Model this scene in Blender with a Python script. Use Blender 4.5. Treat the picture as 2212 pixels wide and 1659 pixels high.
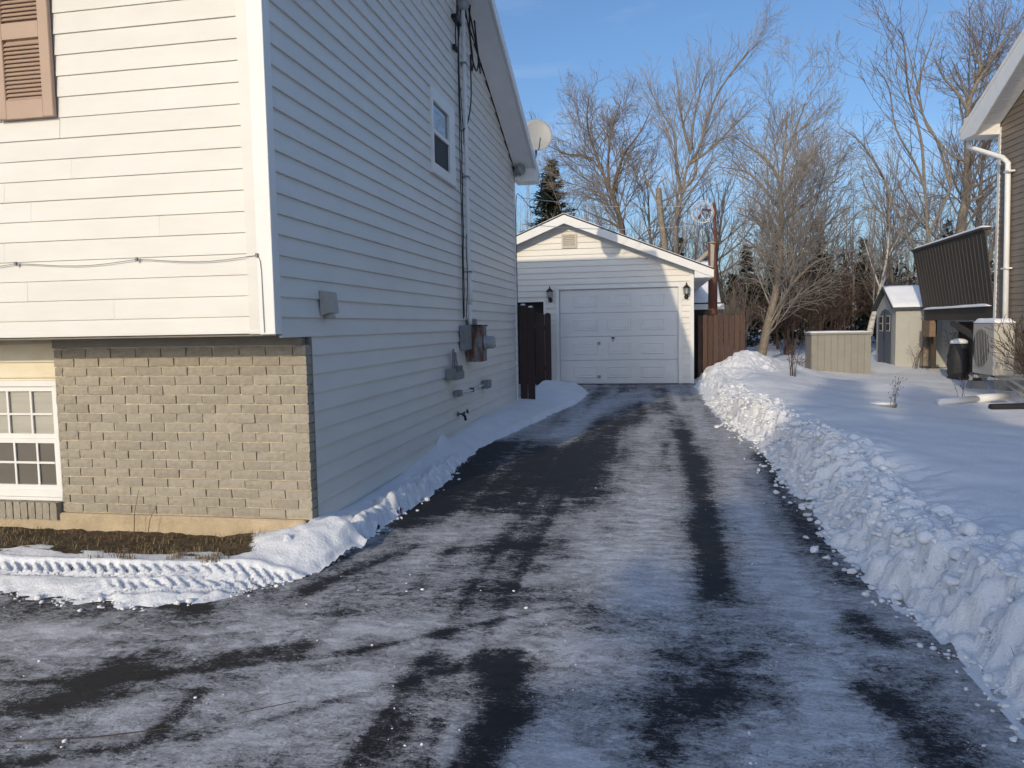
import bpy, math, random
import numpy as np
from mathutils import Vector, Matrix

for o in list(bpy.data.objects): bpy.data.objects.remove(o)
scene = bpy.context.scene
COL = scene.collection
rad = math.radians

# ------------------------------------------------------------------ camera
EYE = 1.5
YAW, PIT, ROLL = rad(10.57), rad(4.36), rad(1.06)
cam_data = bpy.data.cameras.new('camera')
cam_data.sensor_width = 36.0
cam_data.lens = 36.0 * 1640 / 2212
cam_data.clip_start = 0.05
cam_data.clip_end = 2000
cam = bpy.data.objects.new('camera', cam_data)
COL.objects.link(cam)
_f = Vector((-math.sin(YAW)*math.cos(PIT), math.cos(YAW)*math.cos(PIT), -math.sin(PIT)))
_r = Vector((math.cos(YAW), math.sin(YAW), 0))
_u = _r.cross(_f)
_rr = _r*math.cos(ROLL) - _u*math.sin(ROLL)
_uu = _r*math.sin(ROLL) + _u*math.cos(ROLL)
cam.matrix_world = Matrix(((_rr.x, _uu.x, -_f.x, 0), (_rr.y, _uu.y, -_f.y, 0), (_rr.z, _uu.z, -_f.z, EYE), (0, 0, 0, 1)))
scene.camera = cam

# ------------------------------------------------------------------ sky and sun
SUN_DX, SUN_DZ = 0.25, 0.36          # sun rays travel +Y with this much +X and -Z per metre
sun_el = math.atan2(SUN_DZ, math.hypot(1, SUN_DX))
world = bpy.data.worlds.new('World'); scene.world = world; world.use_nodes = True
wn = world.node_tree.nodes; wl = world.node_tree.links
bg = wn['Background']
sky = wn.new('ShaderNodeTexSky'); sky.sky_type = 'NISHITA'; sky.sun_disc = False
sky.sun_elevation = sun_el
sky.sun_rotation = math.atan2(-SUN_DX, -1.0)      # clockwise from +Y
sky.air_density = 1.0; sky.dust_density = 2.5; sky.ozone_density = 5.0; sky.altitude = 50
# faint high cirrus, the same all round the sky
tc = wn.new('ShaderNodeTexCoord'); mp = wn.new('ShaderNodeMapping'); mp.inputs['Scale'].default_value = (1.0, 1.6, 4.5)
cn = wn.new('ShaderNodeTexNoise'); cn.inputs['Scale'].default_value = 2.6; cn.inputs['Detail'].default_value = 7; cn.inputs['Roughness'].default_value = .6; cn.inputs['Distortion'].default_value = .4
cm = wn.new('ShaderNodeMapRange'); cm.inputs[1].default_value = .50; cm.inputs[2].default_value = .80; cm.inputs[4].default_value = .30
cx_ = wn.new('ShaderNodeMix'); cx_.data_type = 'RGBA'; cx_.inputs[7].default_value = (4.6, 5.3, 6.4, 1)
wl.new(tc.outputs['Generated'], mp.inputs[0]); wl.new(mp.outputs[0], cn.inputs['Vector']); wl.new(cn.outputs[0], cm.inputs[0]); wl.new(cm.outputs[0], cx_.inputs[0])
wl.new(sky.outputs[0], cx_.inputs[6]); wl.new(cx_.outputs[2], bg.inputs[0]); bg.inputs[1].default_value = 0.15
sun_d = bpy.data.lights.new('sun', 'SUN'); sun_d.energy = 2.0; sun_d.angle = rad(0.53); sun_d.color = (1.0, 0.84, 0.60)
sun = bpy.data.objects.new('sun', sun_d); COL.objects.link(sun)
sun.rotation_euler = Vector((SUN_DX, 1.0, -SUN_DZ)).to_track_quat('-Z', 'Y').to_euler()
sun.location = (-8, -20, 15)
vs = scene.view_settings
vs.view_transform = 'Standard'; vs.look = 'None'; vs.gamma = 1.0; vs.use_curve_mapping = False
vs.exposure = 0.14

# ------------------------------------------------------------------ object helpers
ORIGIN = {}                                   # world origin of every object built

def _link(o, parent, origin):
    COL.objects.link(o)
    o.location = origin
    if parent is not None:
        o.parent = parent
        o.location = Vector(origin) - Vector(ORIGIN[parent.name])
    ORIGIN[o.name] = tuple(origin)
    return o

def tag(o, label=None, cat=None, group=None, kind=None):
    if label: o['label'] = label
    if cat: o['category'] = cat
    if group: o['group'] = group
    if kind: o['kind'] = kind
    return o

def thing(name, loc, label, cat, group=None):
    o = bpy.data.objects.new(name, None); o.empty_display_size = 0.2
    _link(o, None, loc)
    return tag(o, label, cat, group)

def np_mesh(name, V, F):
    """V (n,3) array, F (m,k) int array: fast mesh"""
    V = np.asarray(V, np.float32); F = np.asarray(F, np.int32)
    me = bpy.data.meshes.new(name)
    m, k = F.shape
    me.vertices.add(len(V)); me.vertices.foreach_set('co', V.ravel())
    me.loops.add(m*k); me.loops.foreach_set('vertex_index', F.ravel())
    me.polygons.add(m); me.polygons.foreach_set('loop_start', np.arange(0, m*k, k, dtype=np.int32))
    me.polygons.foreach_set('loop_total', np.full(m, k, np.int32))
    me.update(calc_edges=True)
    return me

def smooth(me):
    me.polygons.foreach_set('use_smooth', np.ones(len(me.polygons), bool)); me.update()

def put(name, me, mat, parent=None, origin=(0, 0, 0)):
    if mat is not None and not me.materials: me.materials.append(mat)
    o = bpy.data.objects.new(name, me)
    return _link(o, parent, origin)

class MB:
    """collects shapes (world coordinates) into one mesh"""
    def __init__(self): self.V = []; self.F = []
    def add(self, V, F):
        b = len(self.V); self.V += [tuple(v) for v in V]; self.F += [tuple(i+b for i in f) for f in F]; return self
    def box(self, x0, y0, z0, x1, y1, z1, b=0.0):
        if b <= 0:
            V = [(x0,y0,z0),(x1,y0,z0),(x1,y1,z0),(x0,y1,z0),(x0,y0,z1),(x1,y0,z1),(x1,y1,z1),(x0,y1,z1)]
            return self.add(V, [(0,3,2,1),(4,5,6,7),(0,1,5,4),(1,2,6,5),(2,3,7,6),(3,0,4,7)])
        V = []; idx = {}
        for xi, x in ((0,(x0,x0+b)),(1,(x1,x1-b))):
            for yi, y in ((0,(y0,y0+b)),(1,(y1,y1-b))):
                for zi, z in ((0,(z0,z0+b)),(1,(z1,z1-b))):
                    for ax in range(3):
                        idx[(xi,yi,zi,ax)] = len(V)
                        V.append((x[0] if ax == 0 else x[1], y[0] if ax == 1 else y[1], z[0] if ax == 2 else z[1]))
        F = []
        for ax in range(3):
            for s in (0, 1):
                c = []
                for a, bb in ((0,0),(1,0),(1,1),(0,1)):
                    k = [0,0,0]; k[ax] = s; k[(ax+1)%3] = a; k[(ax+2)%3] = bb
                    c.append(idx[(*k, ax)])
                F.append(tuple(c) if s else tuple(reversed(c)))
        for ax in range(3):
            for a in (0,1):
                for bb in (0,1):
                    k0 = [0,0,0]; k0[(ax+1)%3] = a; k0[(ax+2)%3] = bb; k1 = list(k0); k1[ax] = 1
                    p = (ax+1)%3; q = (ax+2)%3
                    F.append((idx[(*k0,p)], idx[(*k1,p)], idx[(*k1,q)], idx[(*k0,q)]))
        for k in [(a,c,d) for a in (0,1) for c in (0,1) for d in (0,1)]:
            F.append((idx[(*k,0)], idx[(*k,1)], idx[(*k,2)]))
        return self.add(V, F)
    def prism(self, pts, vec):
        """polygon pts (3D) extruded by vec"""
        n = len(pts); v = Vector(vec)
        V = [tuple(p) for p in pts] + [tuple(Vector(p)+v) for p in pts]
        F = [tuple(range(n-1,-1,-1)), tuple(range(n,2*n))] + [(i,(i+1)%n,n+(i+1)%n,n+i) for i in range(n)]
        return self.add(V, F)
    def tube(self, path, r, n=8, caps=True):
        path = [Vector(p) for p in path]
        rs = r if isinstance(r, (list, tuple)) else [r]*len(path)
        rings = []; V = []; F = []
        ref = None
        for i, p in enumerate(path):
            d = (path[min(i+1, len(path)-1)] - path[max(i-1, 0)])
            if d.length < 1e-9: d = Vector((0,0,1))
            d.normalize()
            if ref is None: ref = Vector((0,0,1)) if abs(d.z) < .9 else Vector((1,0,0))
            a = d.cross(ref); 
            if a.length < 1e-4: a = d.cross(Vector((0.3,1,0.2)))
            a.normalize(); b = d.cross(a); ref = a.cross(d)
            ref = b*-1
            for k in range(n):
                t = 2*math.pi*k/n
                V.append(p + a*math.cos(t)*rs[i] + b*math.sin(t)*rs[i])
        for i in range(len(path)-1):
            for k in range(n):
                F.append((i*n+k, i*n+(k+1)%n, (i+1)*n+(k+1)%n, (i+1)*n+k))
        if caps:
            F.append(tuple(range(n-1,-1,-1))); m = (len(path)-1)*n; F.append(tuple(m+k for k in range(n)))
        return self.add(V, F)
    def lathe(self, c, axis, prof, n=16):
        """prof: list of (r, h) along axis from c"""
        ax = Vector(axis).normalized(); a = ax.orthogonal().normalized(); b = ax.cross(a); c = Vector(c)
        V = []; F = []
        for r, h in prof:
            for k in range(n):
                t = 2*math.pi*k/n; V.append(c + ax*h + a*(r*math.cos(t)) + b*(r*math.sin(t)))
        for i in range(len(prof)-1):
            for k in range(n): F.append((i*n+k, i*n+(k+1)%n, (i+1)*n+(k+1)%n, (i+1)*n+k))
        F.append(tuple(range(n-1,-1,-1))); m = (len(prof)-1)*n; F.append(tuple(m+k for k in range(n)))
        return self.add(V, F)
    def build(self, name, mat, parent=None, sm=False):
        me = bpy.data.meshes.new(name); me.from_pydata([tuple(v) for v in self.V], [], self.F); me.update()
        if sm: smooth(me)
        return put(name, me, mat, parent)

def box(name, a, b, mat, parent=None, bev=0.0):
    lo = [min(p, q) for p, q in zip(a, b)]; hi = [max(p, q) for p, q in zip(a, b)]
    return MB().box(*lo, *hi, b=bev).build(name, mat, parent)

# ------------------------------------------------------------------ material helpers
def mat_new(name):
    m = bpy.data.materials.new(name); m.use_nodes = True
    return m, m.node_tree.nodes, m.node_tree.links, m.node_tree.nodes['Principled BSDF']

def pmat(name, col, rough=0.6, var=0.08, scale=6.0, bump=0.0, bscale=40.0, col2=None, metal=0.0, rnd=0.0, stretch=None, spec=0.4, vlo=.35, vhi=.65):
    """principled with noise colour variation, fine relief, and per-object tone"""
    m, N, L, B = mat_new(name)
    B.inputs['Roughness'].default_value = rough; B.inputs['Metallic'].default_value = metal
    B.inputs['Specular IOR Level'].default_value = spec
    geo = N.new('ShaderNodeNewGeometry')
    src = geo.outputs['Position']
    if stretch:
        mp = N.new('ShaderNodeMapping'); mp.inputs['Scale'].default_value = stretch; L.new(src, mp.inputs['Vector']); src = mp.outputs[0]
    nz = N.new('ShaderNodeTexNoise'); nz.inputs['Scale'].default_value = scale; nz.inputs['Detail'].default_value = 6; nz.inputs['Roughness'].default_value = .62
    L.new(src, nz.inputs['Vector'])
    rp = N.new('ShaderNodeValToRGB'); rp.color_ramp.elements[0].position = vlo; rp.color_ramp.elements[1].position = vhi
    c = col; c2 = col2 or tuple(min(1, v*(1-2*var)) for v in c)
    rp.color_ramp.elements[0].color = (*c2, 1); rp.color_ramp.elements[1].color = (*c, 1)
    L.new(nz.outputs[0], rp.inputs[0]); out = rp.outputs[0]
    if rnd > 0:
        oi = N.new('ShaderNodeObjectInfo'); mr = N.new('ShaderNodeMapRange')
        mr.inputs[3].default_value = 1-rnd; mr.inputs[4].default_value = 1+rnd
        L.new(oi.outputs['Random'], mr.inputs[0])
        hs = N.new('ShaderNodeHueSaturation'); L.new(mr.outputs[0], hs.inputs['Value']); L.new(out, hs.inputs['Color']); out = hs.outputs[0]
    L.new(out, B.inputs['Base Color'])
    if bump > 0:
        n2 = N.new('ShaderNodeTexNoise'); n2.inputs['Scale'].default_value = bscale; n2.inputs['Detail'].default_value = 5
        L.new(src, n2.inputs['Vector'])
        bp = N.new('ShaderNodeBump'); bp.inputs['Strength'].default_value = bump; bp.inputs['Distance'].default_value = 0.02
        L.new(n2.outputs[0], bp.inputs['Height']); L.new(bp.outputs[0], B.inputs['Normal'])
    return m

M = {}
M['siding'] = pmat('white_vinyl_siding', (.765,.74,.685), .42, .025, 1.6, .22, 2.2, rnd=.018, col2=(.715,.69,.635), stretch=(1,1,3))
M['dish'] = pmat('grey_dish', (.43,.43,.415), .5, .05, 5)
M['trim'] = pmat('white_trim', (.82,.81,.78), .4, .03, 4, .03, 60)
M['soffit'] = pmat('white_soffit', (.78,.78,.78), .5, .03, 4)
M['cream'] = pmat('cream_siding', (.78,.72,.56), .5, .04, 3, col2=(.70,.60,.42))
M['brick'] = pmat('taupe_painted_brick', (.385,.343,.276), .85, .10, 28, .30, 160, rnd=.10, col2=(.31,.276,.222))
M['mortar'] = pmat('mortar', (.60,.54,.42), .9, .1, 30, .4, 120, col2=(.42,.36,.26))
M['concrete'] = pmat('foundation_concrete', (.56,.45,.30), .9, .12, 5, .5, 70, col2=(.42,.33,.22))
M['greyconc'] = pmat('grey_concrete', (.33,.32,.30), .9, .12, 7, .5, 70)
M['shutter'] = pmat('tan_shutter', (.47,.335,.25), .55, .04, 5, rnd=.02)
M['shade_band'] = pmat('grey_shade_band', (.27,.245,.205), .8, .06, 8, .2, 60)
M['galv'] = pmat('galvanised_grey', (.36,.37,.38), .45, .1, 14, metal=.3)
M['greybox'] = pmat('weathered_grey_box', (.27,.28,.28), .6, .12, 16)
M['beige'] = pmat('beige_plastic', (.47,.44,.38), .5, .06, 12)
M['beige2'] = pmat('pale_vent', (.60,.55,.48), .5, .05, 9)
M['rust'] = pmat('rusty_metal', (.27,.25,.235), .8, .2, 7, .3, 80, col2=(.15,.065,.045), stretch=(1,1,.5), vlo=.42, vhi=.56)
M['black'] = pmat('black_cable', (.015,.015,.018), .5, .1)
M['darkmetal'] = pmat('dark_metal', (.05,.05,.055), .45, .15, 10, metal=.5)
M['brass'] = pmat('tap_metal', (.25,.22,.17), .4, .1, 20, metal=.8)
M['shingle'] = pmat('dark_shingle', (.055,.05,.048), .95, .2, 20, .6, 60)
M['door'] = pmat('garage_door_white', (.74,.735,.72), .4, .03, 3, .02, 40)
M['fence'] = pmat('red_brown_stain', (.102,.060,.046), .7, .14, 6, .4, 50, rnd=.12, stretch=(6,6,.7))
M['darkfence'] = pmat('dark_brown_stain', (.055,.032,.026), .75, .14, 6, .4, 50, rnd=.12, stretch=(6,6,.7))
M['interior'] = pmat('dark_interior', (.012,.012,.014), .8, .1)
M['polewood'] = pmat('weathered_pole', (.20,.085,.055), .8, .16, 9, .4, 60, stretch=(4,4,.6))
M['bleached'] = pmat('bleached_wood', (.42,.38,.32), .85, .1, 9, .3, 60)
M['postrust'] = pmat('rusty_steel_post', (.17,.062,.042), .75, .2, 14, .3, 60)
M['whiteline'] = pmat('white_line', (.75,.75,.74), .5, .05)
M['brown'] = pmat('brown_vinyl_siding', (.235,.195,.155), .5, .05, 2.5, .05, 80, rnd=.03, col2=(.20,.165,.13))
M['deck'] = pmat('dark_brown_deck', (.070,.057,.045), .7, .12, 6, .3, 50, rnd=.08, stretch=(5,5,.8))
M['deckrib'] = pmat('deck_panel_groove', (.10,.085,.068), .7, .1, 6)
M['tanwood'] = pmat('tan_wood', (.24,.16,.10), .75, .12, 8)
M['resin'] = pmat('tan_resin', (.275,.258,.225), .6, .05, 4, rnd=.04)
M['resincream'] = pmat('cream_resin', (.46,.445,.40), .6, .05, 4)
M['resindoor'] = pmat('slate_resin', (.115,.13,.155), .6, .06, 5)
M['resinroof'] = pmat('slate_roof', (.07,.075,.085), .7, .1, 6)
M['acbody'] = pmat('ivory_metal', (.48,.45,.39), .45, .05, 6)
M['acgrille'] = pmat('ac_grille', (.05,.045,.04), .5, .1, 8)
M['plastic_black'] = pmat('black_plastic', (.03,.03,.033), .55, .2, 12, .3, 30)
M['twig'] = pmat('dry_twig', (.10,.07,.05), .9, .2, 30)
M['stalk'] = pmat('dry_stalk', (.17,.12,.075), .9, .2, 30)
M['straw'] = pmat('dead_grass', (.30,.23,.13), .9, .25, 25, col2=(.16,.12,.06))
M['barkgrey'] = pmat('grey_bark', (.29,.245,.195), .95, .2, 14, .8, 40, col2=(.17,.14,.11))
M['barkbrown'] = pmat('brown_bark', (.22,.155,.105), .95, .2, 14, .8, 40, col2=(.12,.085,.06))
M['barkbirch'] = pmat('birch_bark', (.62,.58,.52), .8, .2, 9, .5, 30, col2=(.16,.13,.11), stretch=(1,1,4), vlo=.38, vhi=.47)
M['twiggrey'] = pmat('grey_twigs', (.325,.295,.26), .95, .1, 3, col2=(.23,.205,.18))
M['twigbrown'] = pmat('brown_twigs', (.265,.222,.19), .95, .1, 3, col2=(.175,.145,.122))
M['twigred'] = pmat('reddish_twigs', (.150,.090,.070), .95, .1, 2, col2=(.095,.060,.045))
M['needles'] = pmat('dark_needles', (.036,.050,.026), .9, .2, 2.5, col2=(.018,.028,.016), rnd=.1)
M['screen'] = pmat('insect_screen', (.03,.033,.037), .6, .1)

def glass_mat(name, col, rough=.03):
    m, N, L, B = mat_new(name)
    B.inputs['Base Color'].default_value = (*col, 1); B.inputs['Roughness'].default_value = rough
    B.inputs['Specular IOR Level'].default_value = 1.0; B.inputs['Coat Weight'].default_value = .6; B.inputs['Coat Roughness'].default_value = .02
    nz = N.new('ShaderNodeTexNoise'); nz.inputs['Scale'].default_value = 3
    g = N.new('ShaderNodeNewGeometry'); L.new(g.outputs['Position'], nz.inputs[0])
    bp = N.new('ShaderNodeBump'); bp.inputs['Strength'].default_value = .02; L.new(nz.outputs[0], bp.inputs['Height']); L.new(bp.outputs[0], B.inputs['Normal'])
    return m
M['pane'] = glass_mat('dark_window_glass', (.03,.035,.04))
M['panegrey'] = glass_mat('window_glass_over_room', (.15,.135,.11))
M['blind'] = pmat('blind', (.42,.40,.34), .5, .08, 1.5, stretch=(1,1,14), spec=.8)
def clear_glass():
    m, N, L, B = mat_new('meter_glass')
    B.inputs['Base Color'].default_value = (.85,.88,.88,1); B.inputs['Roughness'].default_value = .05
    B.inputs['Transmission Weight'].default_value = .7; B.inputs['IOR'].default_value = 1.45
    return m
M['clear'] = clear_glass()

def snow_mat(name, col=(.86,.87,.89), bump=.35, bs=55.0, dirt=False):
    m, N, L, B = mat_new(name)
    B.inputs['Roughness'].default_value = .75; B.inputs['Specular IOR Level'].default_value = .25
    B.inputs['Subsurface Weight'].default_value = .0
    g = N.new('ShaderNodeNewGeometry')
    n1 = N.new('ShaderNodeTexNoise'); n1.inputs['Scale'].default_value = bs; n1.inputs['Detail'].default_value = 6; n1.inputs['Roughness'].default_value = .6
    n2 = N.new('ShaderNodeTexNoise'); n2.inputs['Scale'].default_value = 3.0; n2.inputs['Detail'].default_value = 4
    L.new(g.outputs['Position'], n1.inputs[0]); L.new(g.outputs['Position'], n2.inputs[0])
    rp = N.new('ShaderNodeValToRGB'); rp.color_ramp.elements[0].color = (col[0]*.93, col[1]*.94, col[2]*.955, 1); rp.color_ramp.elements[1].color = (*col, 1)
    rp.color_ramp.elements[0].position = .35; rp.color_ramp.elements[1].position = .6
    L.new(n2.outputs[0], rp.inputs[0]); out = rp.outputs[0]
    bp = N.new('ShaderNodeBump'); bp.inputs['Strength'].default_value = bump; bp.inputs['Distance'].default_value = .02
    L.new(n1.outputs[0], bp.inputs['Height'])
    if dirt:
        at = N.new('ShaderNodeAttribute'); at.attribute_name = 'dirt'
        n3 = N.new('ShaderNodeTexNoise'); n3.inputs['Scale'].default_value = 26; n3.inputs['Detail'].default_value = 7; n3.inputs['Roughness'].default_value = .7
        L.new(g.outputs['Position'], n3.inputs[0])
        ad = N.new('ShaderNodeMath'); ad.operation = 'MULTIPLY_ADD'; ad.inputs[1].default_value = .9; L.new(n3.outputs[0], ad.inputs[0])
        L.new(at.outputs['Fac'], ad.inputs[2])
        mr = N.new('ShaderNodeMapRange'); mr.inputs[1].default_value = .86; mr.inputs[2].default_value = .98; L.new(ad.outputs[0], mr.inputs[0])
        n4 = N.new('ShaderNodeTexNoise'); n4.inputs['Scale'].default_value = 60; n4.inputs['Detail'].default_value = 5; L.new(g.outputs['Position'], n4.inputs[0])
        r2 = N.new('ShaderNodeValToRGB'); r2.color_ramp.elements[0].color = (.035,.025,.016,1); r2.color_ramp.elements[1].color = (.15,.11,.062,1)
        r2.color_ramp.elements[0].position = .38; r2.color_ramp.elements[1].position = .66
        L.new(n4.outputs[0], r2.inputs[0])
        mx = N.new('ShaderNodeMix'); mx.data_type = 'RGBA'; L.new(mr.outputs[0], mx.inputs[0]); L.new(out, mx.inputs[6]); L.new(r2.outputs[0], mx.inputs[7]); out = mx.outputs[2]
    L.new(out, B.inputs['Base Color']); L.new(bp.outputs[0], B.inputs['Normal'])
    return m
M['snow'] = snow_mat('snow', bump=.12, bs=30)
M['roughsnow'] = snow_mat('rough_snow', bump=.55, bs=70)
M['bedsnow'] = snow_mat('snow_over_dirt', bump=.4, bs=60, dirt=True)

def driveway_mat():
    m, N, L, B = mat_new('asphalt_with_snow_film')
    g = N.new('ShaderNodeNewGeometry')
    at = N.new('ShaderNodeAttribute'); at.attribute_name = 'cover'
    def noise(scale, det=6, rough=.6, st=(1,1,1), dist=0.0):
        mp = N.new('ShaderNodeMapping'); mp.inputs['Scale'].default_value = st; L.new(g.outputs['Position'], mp.inputs['Vector'])
        n = N.new('ShaderNodeTexNoise'); n.inputs['Scale'].default_value = scale; n.inputs['Detail'].default_value = det; n.inputs['Roughness'].default_value = rough
        n.inputs['Distortion'].default_value = dist
        L.new(mp.outputs[0], n.inputs['Vector']); return n.outputs[0]
    def math_(op, a, b=None, c=None):
        x = N.new('ShaderNodeMath'); x.operation = op
        for i, v in enumerate((a, b, c)):
            if v is None: continue
            if isinstance(v, (int, float)): x.inputs[i].default_value = v
            else: L.new(v, x.inputs[i])
        return x.outputs[0]
    streak = noise(8.0, 7, .65, (.62, 1, 1), .5)        # scraped streaks running across the drive
    fine = noise(30.0, 8, .75, (.75, 1, 1), .3)
    crisp = noise(85.0, 6, .75, (.6, 1, 1), .2)
    patch = noise(2.1, 5, .55, (.8, 1, 1), .4)
    grit = noise(190.0, 3, .6)
    s = math_('MULTIPLY_ADD', math_('SUBTRACT', streak, .5), 1.6, at.outputs['Fac'])
    s = math_('MULTIPLY_ADD', math_('SUBTRACT', fine, .5), 1.7, s)
    s = math_('MULTIPLY_ADD', math_('SUBTRACT', crisp, .5), 1.5, s)
    s = math_('MULTIPLY_ADD', math_('SUBTRACT', patch, .5), .7, s)
    s = math_('MULTIPLY_ADD', math_('SUBTRACT', grit, .5), .5, s)
    film = N.new('ShaderNodeMapRange'); film.interpolation_type = 'SMOOTHSTEP'
    film.inputs[1].default_value = .16; film.inputs[2].default_value = .92; L.new(s, film.inputs[0])
    rp = N.new('ShaderNodeValToRGB'); cr = rp.color_ramp
    cr.elements[0].position = 0; cr.elements[0].color = (.018,.019,.022,1)
    cr.elements[1].position = 1; cr.elements[1].color = (.46,.465,.485,1)
    e = cr.elements.new(.18); e.color = (.046,.048,.054,1)
    e = cr.elements.new(.5); e.color = (.19,.194,.205,1)
    e = cr.elements.new(.8); e.color = (.34,.345,.36,1)
    L.new(film.outputs[0], rp.inputs[0])
    # worn, glazed and powdery patches within the film
    tone = math_('MULTIPLY_ADD', math_('SUBTRACT', noise(13.0, 8, .72, (.45, 1, 1), .6), .5), 2.1, math_('MULTIPLY_ADD', math_('SUBTRACT', noise(95.0, 5, .7, (.6, 1, 1)), .5), 1.3, .95))
        # crisp crust: sharp-edged flecks and scraped strips of packed snow on top of the film
    s2 = math_('MULTIPLY_ADD', math_('SUBTRACT', noise(21.0, 9, .78, (.65, 1, 1), .8), .5), 2.3, math_('MULTIPLY_ADD', at.outputs['Fac'], .75, 0.0))
    s2 = math_('MULTIPLY_ADD', math_('SUBTRACT', noise(120.0, 4, .7, (.7, 1, 1)), .5), 1.1, s2)
    cr2 = N.new('ShaderNodeMapRange'); cr2.interpolation_type = 'SMOOTHSTEP'; cr2.inputs[1].default_value = .56; cr2.inputs[2].default_value = .66; cr2.inputs[4].default_value = .85
    L.new(s2, cr2.inputs[0])
    mxc = N.new('ShaderNodeMix'); mxc.data_type = 'RGBA'; mxc.inputs[7].default_value = (.54,.545,.565,1)
    L.new(cr2.outputs[0], mxc.inputs[0]); L.new(rp.outputs[0], mxc.inputs[6])
    hs = N.new('ShaderNodeHueSaturation'); L.new(tone, hs.inputs['Value']); L.new(mxc.outputs[2], hs.inputs['Color'])
    L.new(hs.outputs[0], B.inputs['Base Color'])
    rr = N.new('ShaderNodeMapRange'); rr.inputs[3].default_value = .62; rr.inputs[4].default_value = .8; L.new(film.outputs[0], rr.inputs[0]); L.new(rr.outputs[0], B.inputs['Roughness'])
    B.inputs['Specular IOR Level'].default_value = .25
    h = math_('ADD', math_('MULTIPLY_ADD', film.outputs[0], .7, math_('MULTIPLY', grit, .25)), math_('MULTIPLY', cr2.outputs[0], .8))
    bp = N.new('ShaderNodeBump'); bp.inputs['Strength'].default_value = .75; bp.inputs['Distance'].default_value = .012
    L.new(h, bp.inputs['Height']); L.new(bp.outputs[0], B.inputs['Normal'])
    return m
M['drive'] = driveway_mat()

# ------------------------------------------------------------------ numpy noise and height fields
def _hash(ix, iy, seed):
    h = (ix.astype(np.int64)*374761393 + iy.astype(np.int64)*668265263 + seed*1442695041) & 0xFFFFFFFF
    h = ((h ^ (h >> 13))*1274126177) & 0xFFFFFFFF
    return ((h ^ (h >> 16)) & 0xFFFF)/65535.0
def vnoise(x, y, seed=0):
    x = np.asarray(x, float); y = np.asarray(y, float)
    ix = np.floor(x); iy = np.floor(y); fx = x-ix; fy = y-iy
    fx = fx*fx*(3-2*fx); fy = fy*fy*(3-2*fy)
    a = _hash(ix, iy, seed); b = _hash(ix+1, iy, seed); c = _hash(ix, iy+1, seed); d = _hash(ix+1, iy+1, seed)
    return (a*(1-fx)+b*fx)*(1-fy) + (c*(1-fx)+d*fx)*fy
def fbm(x, y, seed=0, oct=4, gain=.5):
    s = 0; a = 1; t = 0; x = np.asarray(x, float); y = np.asarray(y, float)
    for i in range(oct):
        s = s + a*vnoise(x*2**i, y*2**i, seed+i*17); t += a; a *= gain
    return s/t
def sstep(a, b, x):
    t = np.clip((np.asarray(x, float)-a)/(b-a), 0, 1); return t*t*(3-2*t)
def drive_z(y):
    return np.maximum(0, .0155*(np.asarray(y, float)-6.0))
def field(name, xs, ys, Z, keep, mat, attrs=None, sm=True):
    nx, ny = len(xs), len(ys)
    X, Y = np.meshgrid(xs, ys)
    V = np.stack([X, Y, Z], -1).reshape(-1, 3)
    i = np.arange(ny*nx).reshape(ny, nx)
    F = np.stack([i[:-1, :-1], i[:-1, 1:], i[1:, 1:], i[1:, :-1]], -1).reshape(-1, 4)
    if keep is not None:
        k = keep.reshape(-1); F = F[k[F].any(1)]
        used = np.unique(F); mp = np.full(len(V), -1); mp[used] = np.arange(len(used)); F = mp[F]; V = V[used]
    else: used = slice(None)
    me = np_mesh(name, V, F)
    if sm: smooth(me)
    for an, arr in (attrs or {}).items():
        a = me.attributes.new(an, 'FLOAT', 'POINT'); a.data.foreach_set('value', np.asarray(arr, np.float32).reshape(-1)[used])
    return put(name, me, mat)
def lumps(xs, ys, Z, pts):
    """raise Z to rounded clods: pts rows (x, y, zbase, r, squash)"""
    for x, y, zb, r, q in pts:
        i0, i1 = np.searchsorted(xs, (x-r, x+r)); j0, j1 = np.searchsorted(ys, (y-r, y+r))
        if i1 <= i0 or j1 <= j0: continue
        dx = (xs[i0:i1]-x)/r; dy = (ys[j0:j1]-y)/r
        d2 = dx[None, :]**2 + dy[:, None]**2
        h = zb + np.sqrt(np.clip(1-d2, 0, 1))*r*q
        sub = Z[j0:j1, i0:i1]; m = d2 < 1
        sub[m] = np.maximum(sub[m], h[m])

# ================================================================== SETTING
rng = np.random.default_rng(7); random.seed(7)
def interp(y, pts):
    p = np.array(pts); return np.interp(y, p[:, 0], p[:, 1])
# right edge of the driveway (foot of the snow bank) and left edge, x as a function of y
R_EDGE = [(-20,1.5),(2.4,1.44),(3.2,1.40),(3.8,1.37),(4.5,1.24),(5.7,1.27),(7.6,1.27),(9.3,1.23),(10.5,1.06),(12.8,.93),(15,.90),(17.0,.95),(18.5,1.0)]
L_EDGE = [(4.1,-2.40),(4.38,-2.30),(4.6,-2.10),(4.8,-2.04),(5.2,-2.05),(6.8,-2.0),(8.8,-2.04),(10.2,-1.86),(11.4,-1.66),(13.6,-1.33),(15,-1.28),(16.2,-1.5),(17.0,-1.72)]

# ground: one snow-covered sheet to the horizon
gx = np.array([-700,-300,-120,-60,-30,-12,12,30,60,120,300,700.]); gy = np.array([-700,-300,-100,-40,-10,10,30,60,100,200,400,800.])
GZ = np.full((len(gy), len(gx)), -.25)
tag(field('ground', gx, gy, GZ, None, M['snow']), kind='structure')

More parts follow.
